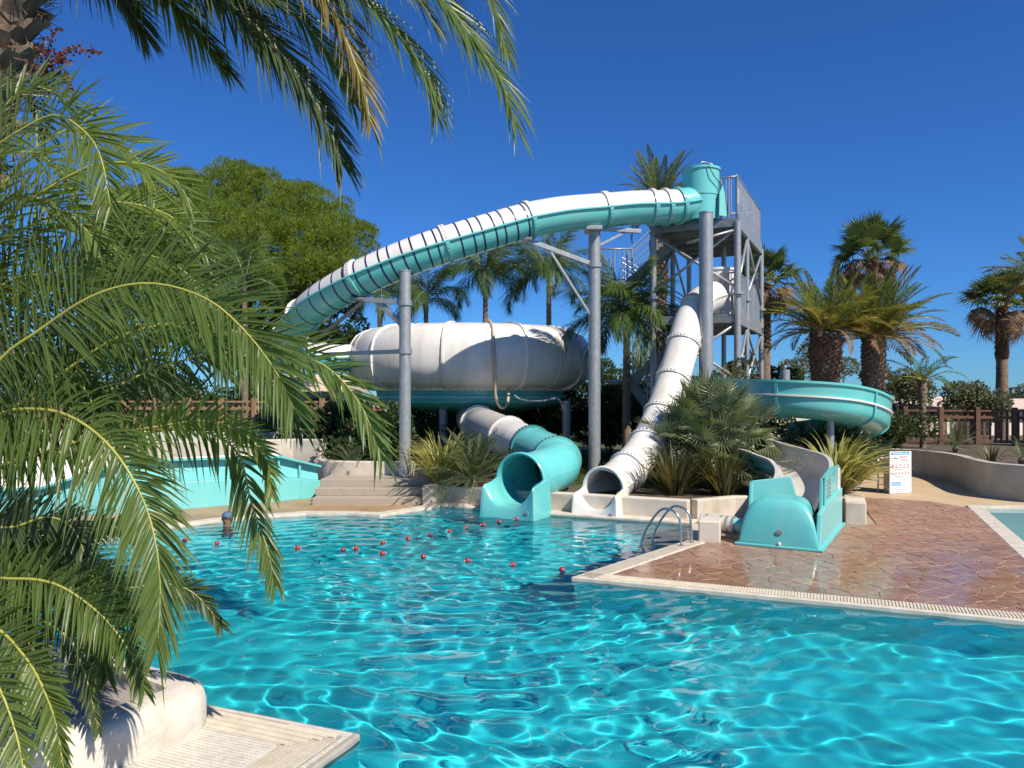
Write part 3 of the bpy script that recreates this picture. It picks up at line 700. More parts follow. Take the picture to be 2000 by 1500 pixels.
MB().tube(catmull([P(1005, 772, 22.3), P(1020, 781, 22.2), P(1060, 783, 22.3), P(1085, 778, 22.6), P(1098, 790, 22.8), P(1103, 830, 23), P(1100, 855, 23)], 20), .025, 8).build('pipe', M['grey_gel'], bowl, smooth=True)
# exit tube
R2 = .50
ep = [Vector((BC.x + .05, BC.y - .4, 1.78)), P(925, 822, 23.3), P(948, 834, 21.6), P(985, 851, 19.8), P(1025, 870, 18.5), P(1060, 885, 17.6), P(1084, 897, 17.0), P(1087, 910, 16.5), P(1066, 922, 16.15), P(1036, 932, 15.85), P(1018, 938, 15.55)]
epath = catmull(ep, 140); efr = frames(epath)
def ei(px): return min(range(0, 100), key=lambda i: abs(px_of(epath[i]) - px))
js = [0, ei(935), ei(992), ei(1048), ei(1072), 118, 140]
for k in range(len(js) - 1):
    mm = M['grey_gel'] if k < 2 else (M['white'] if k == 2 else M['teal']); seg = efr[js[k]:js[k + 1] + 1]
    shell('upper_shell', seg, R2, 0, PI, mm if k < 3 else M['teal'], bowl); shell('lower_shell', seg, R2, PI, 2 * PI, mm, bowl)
    if k < len(js) - 2:
        f = efr[js[k + 1]]; m2 = M['white'] if k < 3 else M['teal']
        band(f, R2 - .02, R2 + .05, .10, n=44).build('ring_flange', m2, bowl, fix=False); mb = MB(); bolts(f, R2 + .052, .02, 40, mb, .016); stuff(mb.build('flange_bolts', M['rubber'] if k > 2 else M['badge'], bowl, fix=False))

def mouth(root, fr_end, r, mat, zbase, fwd=.62, mat_in=None):
    """The end of a tube slide: thick rim, then an open chin with side cheeks and a front face standing in the water."""
    p, t, s, u = fr_end
    d = Vector((t.x, t.y, 0)).normalized(); sd = d.cross(Vector((0, 0, 1))).normalized(); up = Vector((0, 0, 1))
    def W(x, y, z): return p + sd * x + d * y + up * z
    n = 44; rows = []
    for rr, yy in ((r, -.3), (r, .02), (r + .015, .06), (r + .05, .07), (r + .07, .05), (r + .07, -.02), (r + .012, -.05), (r + .012, -.30)):
        rows.append([W(rr * math.cos(2 * PI * j / n), yy, rr * math.sin(2 * PI * j / n)) for j in range(n)])
    MB().grid(rows, closed=True).build('rim', mat, root, smooth=True, auto=.9)
    zb = zbase - p.z; hw = r * 1.16; mb = MB(); m = 26; A = []; B = []; Cc = []; B2 = []
    for j in range(m + 1):
        a = PI + PI * j / m; ca, sa = math.cos(a), math.sin(a)
        A.append(W(r * .985 * ca, .03, r * .985 * sa)); e = abs(ca) ** 3.0
        zB = -r * .93 + r * .80 * e; B.append(W(hw * .93 * ca, fwd, zB)); Cc.append(W(r * ca * .98, fwd * .5, (-r * .97 + r * .93 * abs(ca) ** 2.6)))
        B2.append(W(hw * ca, fwd + .05, zB - .05))
    mb.grid([A, Cc, B, B2, [W(hw * 1.06 * math.cos(PI + PI * j / m), fwd + .09, zb) for j in range(m + 1)]])
    mb.build('chin', mat, root, smooth=True, auto=.8)
    for sg in (-1, 1):
        top0 = .02; prof = [(-.16, top0 + .02), (.03, top0 + .02), (fwd * .5, -r * .06), (fwd, -r * .13), (fwd + .05, -r * .13 - .05), (fwd + .09, zb), (-.16, zb)]
        xi, xo = sg * r * .985, sg * hw
        k0 = [W(xi * (1 if y < .04 else (1 + .09 * min(1, y / fwd))), y, z) for y, z in prof]; k1 = [W(xo * (1.06 if z == zb else 1), y, z) for y, z in prof]
        N = len(prof); c = MB().add(k0 + k1, [tuple(range(N)), tuple(range(2 * N - 1, N - 1, -1))] + [(i, i + N, (i + 1) % N + N, (i + 1) % N) for i in range(N)])
        c.build('cheek', mat, root, bevel=.02)
    zm = (-.52 * r - .05) * .5 + zb * .5; e = [W(-hw * .78 + .045 * math.cos(q), fwd + .066, zm + .035 * math.sin(q)) for q in [2 * PI * i / 16 for i in range(16)]]
    MB().add(e + [q + d * .02 for q in e], [tuple(range(16)), tuple(range(31, 15, -1))] + [(i, (i + 1) % 16, 16 + (i + 1) % 16, 16 + i) for i in range(16)]).build('badge', M['badge'], root)
mouth(bowl, efr[-1], R2, M['teal'], -.12, .50)

# ---------------------------------------------------------------- white tube slide
R3 = .395
wsl = thing('body_slide', 'steep plain white tube slide dropping from the lower tower platform into the pool', 'water slide', (2.6, 15.6, 0))
wp = [P(1398, 578, 20.1), P(1368, 592, 19.8), P(1349, 625, 19.5), P(1337, 665, 19.2), P(1326, 705, 18.9), P(1311, 755, 18.5), P(1293, 808, 18.0), P(1274, 850, 17.5), P(1251, 889, 16.9), P(1226, 918, 16.4), P(1199, 942, 15.9), P(1180, 955, 15.5)]
wpath = catmull(wp, 150); wfr = frames(wpath)
wj = [0, 16, 40, 62, 84, 106, 128, 150]
for k in range(len(wj) - 1):
    seg = wfr[wj[k]:wj[k + 1] + 1]
    shell('upper_shell', seg, R3, 0, PI, M['white'], wsl); shell('lower_shell', seg, R3, PI, 2 * PI, M['white'], wsl)
    if k: band(wfr[wj[k]], R3 - .02, R3 + .035, .09, n=40).build('ring_flange', M['white'], wsl, fix=False); mb = MB(); bolts(wfr[wj[k]], R3 + .037, .014, 32, mb, .012); stuff(mb.build('flange_bolts', M['badge'], wsl, fix=False))
    for a0 in (0.0, PI):
        rows = []
        for (p, t, s, u) in seg:
            d = s if a0 == 0 else -s; rows.append([p + d * (R3 - .01) - u * .012, p + d * (R3 + .03) - u * .012, p + d * (R3 + .03) + u * .012, p + d * (R3 - .01) + u * .012])
        MB().grid(rows, closed=True).build('side_flange', M['grey_gel'], wsl, fix=False)
mouth(wsl, wfr[-1], R3, M['white'], -.12, .42)
TW = P(1402, 560, 20.35)
MB().lathe([(.44, 4.48), (.44, 5.62), (.47, 5.62), (.47, 5.68), (.40, 5.68), (.40, 4.56)], (TW.x, TW.y, 0), 36).build('start_tub', M['white'], wsl, smooth=True, auto=.6)
mb = MB(); mb.add([(TW.x + .3, TW.y - .42, 4.51), (TW.x + .56, TW.y - .24, 4.51), (TW.x + .40, TW.y - .30, 5.11), (TW.x + .3, TW.y - .40, 5.02), (TW.x + .32, TW.y - .38, 4.51), (TW.x + .54, TW.y - .2, 4.51), (TW.x + .38, TW.y - .26, 5.11), (TW.x + .3, TW.y - .36, 5.02)],
       [(0, 1, 2, 3), (7, 6, 5, 4), (0, 4, 5, 1), (1, 5, 6, 2), (2, 6, 7, 3), (3, 7, 4, 0)]); mb.build('tub_apron', M['white'], wsl)

# ---------------------------------------------------------------- tower
tower = thing('slide_tower', 'galvanised steel slide tower with two railed platforms and zigzag stairs', 'tower', (5.8, 20.6, .36))
C0 = Vector((5.74, 19.68, 0)); uu = Vector((.43, .90, 0)).normalized(); vv = Vector((-.90, .43, 0)).normalized()
def T(a, b, z): return C0 + uu * a + vv * b + Vector((0, 0, z))
LEN, WID = 4.3, 2.2
def railing(root, a, b, h=1.05, step=.13, name='railing'):
    a, b = Vector(a), Vector(b); L = (b - a).length; t = (b - a) / L
    o = MB().tube([a + Vector((0, 0, h)), b + Vector((0, 0, h))], .022, 8).build(name, M['steel'], root, smooth=True, fix=False)
    MB().tube([a + Vector((0, 0, .12)), b + Vector((0, 0, .12))], .014, 6).build('lower_rail', M['steel'], o, smooth=True, fix=False)
    n = max(2, int(L / 1.5) + 1); pb = MB()
    for k in range(n + 1): q = a + (b - a) * k / n; MB().tube([q - Vector((0, 0, .05)), q + Vector((0, 0, h))], .022, 6).build('stanchion', M['steel'], o, fix=False)
    bb = MB(); k = step
    while k < L: q = a + t * k; bb.bar(q + Vector((0, 0, .12)), q + Vector((0, 0, h)), .014, .014); k += step
    stuff(bb.build('balusters', M['steel'], o, fix=False))
    return o
for zf in (6.91, 4.46):
    pfm = MB().box(T(LEN / 2, WID / 2, zf - .03), uu * (LEN / 2), vv * (WID / 2), (0, 0, .03)).build('platform', M['steel_dark'], tower)
    for b in (0, WID): MB().bar(T(0, b, zf - .16), T(LEN, b, zf - .16), .09, .2).build('edge_beam', M['steel'], tower)
    for k in range(6): MB().bar(T(LEN * k / 5, .05, zf - .15), T(LEN * k / 5, WID - .05, zf - .15), .07, .16).build('cross_beam', M['steel_dark'], tower)
    railing(tower, T(.03, .03, zf), T(LEN - .03, .03, zf), 1.08, .14); railing(tower, T(LEN - .03, .03, zf), T(LEN - .03, WID, zf), 1.05)
    railing(tower, T(.03, .03, zf), T(.03, .42, zf), 1.05)
    mb = MB().bar(T(.0, -.02, zf + .02), T(LEN, -.02, zf + .02), .012, .14); mb.build('kick_plate', M['steel'], tower)
cols = [(0.0, 0.0, .088), (1.55, 0.0, .06), (LEN, 0.0, .075), (0.05, WID, .085), (2.2, WID, .07), (LEN, WID, .075)]
for a, b, r in cols:
    q = T(a, b, 0); top = 6.8
    MB().tube([(q.x, q.y, .34), (q.x, q.y, top)], r, 16).build('column', M['steel'], tower, smooth=True, auto=.8)
    for z in (4.97, 2.68): MB().tube([(q.x, q.y, z - .03), (q.x, q.y, z + .03)], r * 1.9, 12).build('flange_plate', M['steel'], tower, smooth=True, auto=.8)
def br(a, b, w=.055): MB().tube([a, b], w / 2 + .008, 8).build('brace', M['steel'], tower, smooth=True)
for z0, z1 in ((5.1, 6.65), (2.8, 4.22), (.6, 2.5)):
    br(T(0, 0, z0), T(1.55, 0, z1)); br(T(1.55, 0, z0), T(LEN, 0, z1)); br(T(LEN, 0, z0), T(1.55, 0, z1)); br(T(0, 0, z0), T(0, WID, z1)); br(T(0, WID, z0), T(0, 0, z1)); br(T(0, WID, z0), T(2.2, WID, z1)); br(T(LEN, WID, z0), T(2.2, WID, z1))
br(T(0, 0, 6.6), T(-.37, 1.2, 6.28)); br(T(0, WID, 5.67), T(.75, WID + .28, 6.6))
for a in (.6, 1.6): MB().box(T(a, .08, 7.59), uu * .14, vv * .006, (0, 0, .2)).build('notice_plate', M['signwhite'], tower)
def stair(a, b, w, lat, rails=True):
    """A flight from a (low) to b (high); lat is the sideways direction."""
    a, b = Vector(a), Vector(b); lat = Vector(lat).normalized() * w / 2
    fl = MB(); fl.bar(a + lat, b + lat, .04, .24); fl.bar(a - lat, b - lat, .04, .24); o = fl.build('stair_flight', M['steel_dark'], tower, fix=False)
    n = int((b.z - a.z) / .2); hd = Vector((b.x - a.x, b.y - a.y, 0)).normalized(); tr = MB()
    for k in range(n): q = a + (b - a) * ((k + .5) / n); tr.box(q, hd * .13, lat, (0, 0, .018))
    stuff(tr.build('treads', M['steel_dark'], o, fix=False))
    if rails:
        for s in (-1, 1):
            e = lat * s; rb = MB()
            for h in (.95, .5, .72, .28): rb.tube([a + e + Vector((0, 0, h)), b + e + Vector((0, 0, h))], .02 if h > .9 else .011, 6)
            m = max(2, int((b - a).length / .9))
            for k in range(m + 1): q = a + e + (b - a) * k / m; rb.tube([q, q + Vector((0, 0, .95))], .02, 6)
            rb.build('stair_rail', M['steel'], o, fix=False)
def landing(p, hx, hy):
    MB().box(Vector(p) - Vector((0, 0, .04)), (hx, 0, 0), (0, hy, 0), (0, 0, .04)).build('landing', M['steel_dark'], tower)
lat = (0.15, 1, 0)
top = P(1338, 458, 22.8); L1 = P(1225, 560, 22.6)
stair(L1, top, .9, lat)
landing((L1.x - .45, L1.y, L1.z), .5, .6); railing(tower, (L1.x - .95, L1.y - .58, L1.z), (L1.x + .05, L1.y - .58, L1.z), 1.0); railing(tower, (L1.x - .95, L1.y - .58, L1.z), (L1.x - .95, L1.y + .58, L1.z), 1.0)
L2 = P(1340, 648, 23.5); stair(L2, (L1.x, L1.y + 1.0, L1.z), .9, lat); landing((L2.x + .45, L2.y - .4, L2.z), .5, 1.0); landing((L1.x - .45, L1.y + 1.0, L1.z), .5, .6)
L3 = P(1236, 742, 22.4); stair(L3, (L2.x, L2.y - 1.1, L2.z), .9, lat); landing((L3.x - .4, L3.y, L3.z), .5, .6)
L4 = Vector((L2.x, 23.4, .4)); stair(L4, (L3.x, L3.y + 1.0, L3.z), .9, lat)
for q in ((L1.x - .9, L1.y - .5), (L1.x - .9, L1.y + 1.4), (L2.x + .9, 22.6), (L2.x + .2, 22.0)):
    MB().tube([(*q, .34), (*q, L1.z if q[0] < L2.x - .5 else 6.7)], .07, 12).build('column', M['steel'], tower, smooth=True, auto=.8)

# ---------------------------------------------------------------- open teal flume and its landing box
fl = thing('open_flume', 'wide teal open flume with a white rail, curling round to its landing box', 'water slide', (7.5, 18, 0))
fp = [P(1340, 790, 21.5), P(1400, 797, 20.2), P(1460, 806, 19.0), P(1540, 812, 18.2), P(1615, 820, 18.1), P(1668, 833, 18.7), P(1688, 848, 19.7), P(1650, 862, 20.6), P(1570, 878, 20.6), P(1490, 892, 19.4), P(1453, 902, 17.9), P(1470, 911, 16.6), P(1518, 926, 15.75), P(1558, 940, 15.1), P(1570, 958, 14.3), P(1560, 985, 13.5), P(1550, 1014, 12.75)]
fpath = catmull(fp, 200); ffr = frames(fpath)
def lerp(a, b, t): t = max(0, min(1, t)); return a + (b - a) * t
def fsec(i, inner=True):
    f = i / 200; p, t, s, u = ffr[i]; s = Vector((s.x, s.y, 0)).normalized(); up = Vector((0, 0, 1))
    hl = lerp(.72, .85, f * 3) if f < .6 else lerp(.52, .46, (f - .85) * 7); hr = .82 if f < .6 else lerp(.42, .20, (f - .80) * 5); w = lerp(.55, .38, (f - .5) * 2.5)
    th = 0 if inner else .035; pts = []
    for k in range(5): pts.append((-w - th - .05 * (1 - k / 5), hl - (hl - .30) * k / 5))
    for k in range(13): q = PI + PI * k / 12; pts.append(((w + th) * math.cos(q), .30 + (.30 + th) * math.sin(q)))
    for k in range(1, 6): pts.append((w + th + .05 * k / 5, .30 + (hr - .30) * k / 5))
    return [p + s * x + up * z for x, z in pts], p, s, up, w, hl, hr
fj = [0, 22, 40, 60, 78, 100, 122, 140, 160, 178, 200]
for k in range(len(fj) - 1):
    rng = range(fj[k], fj[k + 1] + 1); outer_ = [fsec(i, False)[0] for i in rng]; inner_ = [fsec(i, True)[0] for i in rng]
    MB().grid(outer_).build('channel_shell', M['teal'], fl, smooth=True, fix=False)
    MB().grid(inner_).build('channel_lining', M['grey_gel'], fl, smooth=True, fix=False)
    for side in (0, -1):
        rows = []
        for i in rng:
            q, p, s, up, w, hl, hr = fsec(i, True); e = q[side]; sg = -1 if side == 0 else 1
            rows.append([e - s * sg * .0, e + up * .02, e + s * sg * .075 + up * .02, e + s * sg * .075 - up * .035, e + s * sg * .03 - up * .035])
        MB().grid(rows, closed=True).build('rim', M['teal'] if k < 6 else M['grey_gel'], fl, smooth=True, auto=.6)
    if k < 6:
        rows = []
        for i in rng:
            q, p, s, up, w, hl, hr = fsec(i, False); c = p + s * (w + .052) + up * (hr * .60)
            rows.append([c - up * .022, c + s * .05 - up * .02, c + s * .05 + up * .02, c + up * .022])
        MB().grid(rows, closed=True).build('white_rail', M['white'], fl, fix=False)
    if 0 < k < 9:
        q = fsec(fj[k], False)[0]; p, t, s, u = ffr[fj[k]]; ce = p + Vector((0, 0, .45)); rows = []
        for dz, ex in ((-.035, 0), (-.035, .045), (.035, .045), (.035, 0)):
            rows.append([x + t * dz + (x - ce).normalized() * ex for x in q])
        MB().grid(rows).build('joint_flange', M['teal'], fl, fix=False)
for i, hgt in ((30, 0), (52, 0), (92, 0), (128, 0)):
    p = fpath[i]; MB().tube([(p.x, p.y, .34), (p.x, p.y, p.z + .02)], .09, 14).build('leg', M['steel'], fl, smooth=True, auto=.8)
gp_ = P(1533, 760, 21.5); MB().tube([(gp_.x, gp_.y, .34), (gp_.x, gp_.y, P(0, 722, 21.5).z)], .135, 18).build('support_post', M['steel'], fl, smooth=True, auto=.8)
MB().sphere((gp_.x, gp_.y, P(0, 717, 21.5).z), .05, 8, 5).build('eye_bolt', M['steel'], fl, smooth=True)
# landing box
BO = Vector((3.59, 12.24, 0.0)); ex = Vector((.87, -.49, 0)).normalized(); ey = Vector((.49, .87, 0)).normalized()
def B(u, v, z): return BO + ex * u + ey * v + Vector((0, 0, z))
def slab(name, pts, thick_dir, mat, bevel=.015):
    n = len(pts); t = Vector(thick_dir); q = [Vector(p) for p in pts]
    mb = MB().add(q + [p + t for p in q], [tuple(range(n)), tuple(range(2 * n - 1, n - 1, -1))] + [(i, i + n, (i + 1) % n + n, (i + 1) % n) for i in range(n)])
    return mb.build(name, mat, fl, bevel=bevel)
slab('base_flange', [B(-.06, -.06, .02), B(1.26, -.06, .02), B(1.26, 2.84, .02), B(-.06, 2.84, .02)], (0, 0, .045), M['teal'])
# rounded bumper hood
rows = []; nv = 18
for i in range(nv + 1):
    t = i / nv; v = -.02 + 1.02 * t; row = []
    hh = .76 * (1 - max(0, (.30 - t) / .30) ** 3.2 * .86) * (1 - max(0, (t - .8) / .2) ** 2 * .3); lw = lerp(.0, .10, t * 3); rw_ = lerp(1.19, 1.02, t * 3); cxm = (lw + rw_) / 2; hw = (rw_ - lw) / 2
    for j in range(25):
        a = PI - PI * j / 24; ca, sa = math.cos(a), math.sin(a)
        row.append(B(cxm + hw * math.copysign(abs(ca) ** .42, ca) * (1 - .14 * sa ** 3), v, .06 + (hh - .06) * sa ** .40))
    rows.append(row)
hd = MB().grid(rows); hd.f.append(tuple(range(25))); hd.mi.append(0); hd.build('hood', M['teal'], fl, smooth=True, auto=.9)
e = [B(.62 + .05 * math.cos(q), -.016, .27 + .036 * math.sin(q)) for q in [2 * PI * i / 16 for i in range(16)]]
MB().add(e + [p + ey * .05 for p in e], [tuple(range(15, -1, -1)), tuple(range(16, 32))] + [(i, (i + 1) % 16, 16 + (i + 1) % 16, 16 + i) for i in range(16)]).build('badge', M['badge'], fl)
MB().sphere(B(.62, -.03, .09), .03, 8, 5).build('bolt', M['white'], fl, smooth=True)
slab('side_wall', [B(1.14, .0, .05), B(1.14, 2.8, .05), B(1.14, 2.8, .70), B(1.14, .55, .63), B(1.14, .16, .57)], ex * .07, M['teal_pale'])
slab('side_panel', [B(1.10, .62, .55), B(1.10, 2.85, .62), B(1.10, 2.85, 1.10), B(1.10, 1.9, 1.15), B(1.10, .74, 1.04)], ex * .06, M['teal'])
slab('panel_frame', [B(1.165, .66, .62), B(1.165, .80, .62), B(1.165, .86, 1.08), B(1.165, .74, 1.08)], ex * .03, M['teal'], .008)
slab('panel_frame', [B(1.165, .80, 1.02), B(1.165, 2.0, 1.08), B(1.165, 2.0, 1.14), B(1.165, .80, 1.08)], ex * .03, M['teal'], .008)
slab('white_patch', [B(1.163, 2.45, .70), B(1.163, 2.83, .64), B(1.163, 2.83, 1.06), B(1.163, 2.5, 1.08)], ex * .012, M['white'], .004)
mb = MB()
for r_ in range(6):
    for c_ in (1.15, 1.45): mb.box(B(1.166, c_, .70 + .065 * r_ + .01), ex * .012, ey * .022, (0, 0, .02))
stuff(mb.build('panel_bolts', M['badge'], fl, fix=False))
slab('side_wall', [B(-.06, 1.0, .04), B(.60, 1.22, .04), B(.68, 1.25, .62), B(.58, 1.22, 1.02), B(-.02, 1.0, .93)], ey * .06, M['teal_pale'])
slab('side_wall', [B(-.06, .4, .04), B(-.06, 1.02, .04), B(-.06, 1.02, .93), B(-.03, .8, .5), B(-.03, .45, .1)], ex * .06, M['teal'])
slab('floor_plate', [B(.1, .6, .26), B(1.12, .6, .26), B(1.12, 2.7, .3), B(.1, 2.7, .3)], (0, 0, .03), M['grey_gel'])
pa, pb_ = B(-.75, .55, .24), B(.12, .5, .24)
MB().tube([pa, pa.lerp(pb_, .66)], .135, 20).build('coupling', M['grey_gel'], fl, smooth=True, auto=.8)
MB().tube([pa.lerp(pb_, .60), pb_], .115, 20).build('pipe', M['teal_pale'], fl, smooth=True, auto=.8)
for f in (.12, .40, .52, .64): MB().tube([pa.lerp(pb_, f - .02), pa.lerp(pb_, f + .02)], .145, 20).build('pipe_clamp', M['steel'], fl, smooth=True, auto=.8)

# ---------------------------------------------------------------- landing trough at the left
tro = thing('landing_trough', 'long pale teal landing trough wall with raised panels beyond the wet deck', 'water slide', (-7, 16.5, 0))
tl = [Vector((-10.6, 15.0, 0)), Vector((-9.3, 15.25, 0)), Vector((-7.7, 15.5, 0)), Vector((-5.2, 17.3, 0)), Vector((-4.45, 18.0, 0))]
tz = [.50, .52, 1.04, .98, .70]
mb = MB()
for i in range(len(tl) - 1):
    a, b = tl[i], tl[i + 1]; n = 3 if i in (2,) else 2; t = (b - a).normalized(); nn = Vector((-t.y, t.x, 0))
    for k in range(n):
        p, q = a.lerp(b, k / n), a.lerp(b, (k + 1) / n); z0, z1 = lerp(tz[i], tz[i + 1], k / n), lerp(tz[i], tz[i + 1], (k + 1) / n)
        g_ = t * .012; zm0, zm1 = z0 * .56, z1 * .56
        w_ = MB().add([p, q, q + Vector((0, 0, zm1)), p + Vector((0, 0, zm0)), p + nn * .08, q + nn * .08, q + nn * .08 + Vector((0, 0, zm1)), p + nn * .08 + Vector((0, 0, zm0))], [(0, 1, 2, 3), (7, 6, 5, 4), (3, 2, 6, 7), (0, 4, 5, 1), (0, 3, 7, 4), (1, 5, 6, 2)])
        w_.build('lower_panel', M['teal_pale'], tro, bevel=.015)
        o_ = nn * .09
        w_ = MB().add([p + g_ + o_ + Vector((0, 0, zm0)), q - g_ + o_ + Vector((0, 0, zm1)), q - g_ + o_ * 1.6 + Vector((0, 0, z1)), p + g_ + o_ * 1.6 + Vector((0, 0, z0)), p + g_ + o_ * 2 + Vector((0, 0, zm0)), q - g_ + o_ * 2 + Vector((0, 0, zm1)), q - g_ + o_ * 2.4 + Vector((0, 0, z1)), p + g_ + o_ * 2.4 + Vector((0, 0, z0))], [(0, 1, 2, 3), (7, 6, 5, 4), (3, 2, 6, 7), (0, 4, 5, 1), (0, 3, 7, 4), (1, 5, 6, 2)])
        w_.build('upper_panel', M['teal_pale'], tro, bevel=.01)
        r_ = MB().bar(p + o_ * .4 + Vector((0, 0, z0 + .02)), q + o_ * .4 + Vector((0, 0, z1 + .02)), .14, .05); r_.build('top_rail', M['teal'], tro, bevel=.01)
        MB().bar(p + o_ * .6, p + o_ * 1.1 + Vector((0, 0, z0)), .05, .12).build('rib', M['teal'], tro)
mb = MB(); mb.grid([[p + Vector((0, 0, .35)) + Vector((-.1, .25, 0)) for p in tl[:4]], [p + Vector((-.25, .9, .30)) for p in tl[:4]], [p + Vector((-.5, 1.5, .6)) for p in tl[:4]], [p + Vector((-.55, 1.7, .95)) for p in tl[:4]]]); mb.build('run_out_floor', M['white'], tro, smooth=True)
wl = wall2('retaining_wall', [(-13, 18.6), (-10, 18.7), (-7.6, 19.1), (-5.6, 19.9), (-4.8, 19.7)], .3, -.05, 1.25, M['plaster'])
tag(wl, 'long cream retaining wall behind the teal landing trough', 'wall')

# ---------------------------------------------------------------- vegetation
rng = np.random.default_rng(5)
def nrm(a): return a / np.maximum(1e-9, np.linalg.norm(a, axis=-1, keepdims=True))
def rdir(n): return nrm(rng.normal(size=(n, 3)))
def leaves(p, d, l, w, fold=0.0, droop=0.0):
    """Diamond leaves: base p, direction d, length l, half width w -> vertices and quads."""
    n = len(p); l = np.broadcast_to(l, (n,))[:, None]; w = np.broadcast_to(w, (n,))[:, None]
    s = nrm(np.cross(d, rdir(n)))
    m = p + d * l * 0.45; e = p + d * l; e[:, 2] -= (np.broadcast_to(droop, (n,)) * l[:, 0])
    V = np.stack([p, m + s * w, e, m - s * w], 1).reshape(-1, 3)
    return V, np.arange(4 * n).reshape(n, 4)
def cat(parts):
    Vs, Fs, k = [], [], 0
    for V, Fq in parts: Vs.append(V); Fs.append(Fq + k); k += len(V)
    return np.concatenate(Vs), np.concatenate(Fs)
def leafobj(name, parts, mat, parent=None):
    V, Fq = cat(parts); return put(name, arrays(name, V, Fq, mat), parent)

def blob_leaves(c, r, n, size, squash=1.0, inner=.55, up=.25):
    """Leaves through the outer part of a ball, pointing outward."""
    u = rdir(n); rad = (inner + (1 - inner) * rng.random(n) ** .6)[:, None]
    p = u * rad * r; p[:, 2] *= squash; p += np.array(c)
    d = nrm(u * .8 + rdir(n) * .8 + np.array([0, 0, up]))
    return leaves(p, d, size * (.6 + .8 * rng.random(n)), size * .28)

def shrub(name, label, cat_, c, r, n, size, mat, group=None, lobes=7, squash=.8, flowers=None, stemmat=None):
    c = Vector(c); t = thing(name, label, cat_, c, group); parts = []; fl_ = []
    rx, ry, rz = r
    for k in range(lobes):
        q = np.array([c.x + rx * .62 * rng.normal() * .7, c.y + ry * .5 * rng.normal() * .7, c.z + rz * (.35 + .5 * rng.random())])
        rr = min(rx, rz) * (.45 + .25 * rng.random()); parts.append(blob_leaves(q, rr, n // lobes, size, squash))
        if flowers and k % 2 == 0:
            m = flowers // lobes; u = rdir(m); u[:, 1] = -abs(u[:, 1]); fp = q + u * rr * .98; dd = nrm(u + rdir(m) * .6)
            for _ in range(3): fl_.append(leaves(fp, nrm(dd + rdir(m) * .7), .10, .045))
    leafobj('foliage', parts, mat, t)
    if fl_: leafobj('blossoms', fl_, M['pink'], t)
    sb = MB()
    for k in range(5): a = 2 * PI * k / 5; sb.tube([(c.x + .05 * math.cos(a), c.y + .05 * math.sin(a), c.z - .02), (c.x + rx * .3 * math.cos(a), c.y + ry * .3 * math.sin(a), c.z + rz * .55)], [.03, .012], 5)
    sb.build('stems', M['pinebark'], t, fix=False)
    return t
def bushy_tree(label, c, h, lobes, n, size, mat, trunk_r=.12, group='rounded trees beyond the fence'):
    """c base; lobes list of (dx, dy, z, r)."""
    c = Vector(c); t = thing('tree', label, 'tree', c, group); parts = []
    for dx, dy, z, r in lobes:
        for _ in range(6):
            q = np.array([c.x + dx, c.y + dy, c.z + z]) + rdir(1)[0] * r * .6; parts.append(blob_leaves(q, r * .55, n // (6 * len(lobes)), size, .85))
    leafobj('crown', parts, mat, t)
    tb = MB().tube([(c.x, c.y, c.z - .1), (c.x + .05, c.y, c.z + h * .5)], [trunk_r, trunk_r * .7], 8)
    for dx, dy, z, r in lobes: tb.tube([(c.x + .05, c.y, c.z + h * .35), (c.x + dx * .5, c.y + dy * .5, c.z + z * .75), (c.x + dx, c.y + dy, c.z + z)], [trunk_r * .6, trunk_r * .4, .02], 6)
    tb.build('trunk', M['pinebark'], t, smooth=True)
    return t

# ---- palm fronds
def feather(L, n, ll, bend, droop, w=.012, rr=.02, vee=.35, seg=2, jit=.12, t0=.10, a0=72, a1=24):
    """A pinnate frond along +X: vertices, quads and material index (0 rachis, 1 leaflets)."""
    P_, Tn = [], []; N = 24; p = Vector((0, 0, 0)); a = 0.0
    for i in range(N + 1):
        t = i / N; ang = -bend * t ** 1.5; P_.append(p.copy()); d = Vector((math.cos(ang), 0, math.sin(ang))); Tn.append(d); p = p + d * (L / N)
    mb = MB(); mb.tube(P_, [rr * (1 - .85 * i / N) for i in range(N + 1)], 5); nf = len(mb.f); mi = [0] * nf
    V = [mb.v]; vs, fs = list(mb.v), list(mb.f)
    for i in range(n):
        t = t0 + (1 - t0) * (i + .5) / n; k = t * N; j = min(int(k), N - 1); q = P_[j].lerp(P_[j + 1], k - j); T_ = Tn[j]
        Nn = Vector((-T_.z, 0, T_.x)); l0 = ll * min(1, .45 + 2.2 * (t - t0)) * (1 - .70 * max(0, (t - .5) / .5) ** 1.4)
        al = math.radians(a0 + (a1 - a0) * t)
        for s in (-1, 1):
            l = l0 * random.uniform(.85, 1.12); d = (T_ * math.cos(al) + Vector((0, s, 0)) * math.sin(al) + Nn * (vee + random.uniform(-jit, jit))).normalized() + Vector((random.uniform(-jit, jit), random.uniform(-jit, jit), random.uniform(-jit, jit))) * .6
            wd = d.cross(Nn).normalized(); dr = droop * random.uniform(.7, 1.3)
            rows = [q, q + d * l * .45 + Vector((0, 0, -dr * l * .2)), q + d * l + Vector((0, 0, -dr * l))]
            b = len(vs); m = rows[1]; vs += [tuple(q), tuple(m + wd * w), tuple(rows[2]), tuple(m - wd * w)]; fs.append((b, b + 1, b + 2, b + 3)); mi.append(1)
    return vs, fs, mi
def frondmesh(name, mats, *a, **k):
    vs, fs, mi = feather(*a, **k); me = bpy.data.meshes.new(name); me.from_pydata(vs, [], fs)
    for m in mats: me.materials.append(m)
    me.polygons.foreach_set('material_index', mi); me.update(); return me
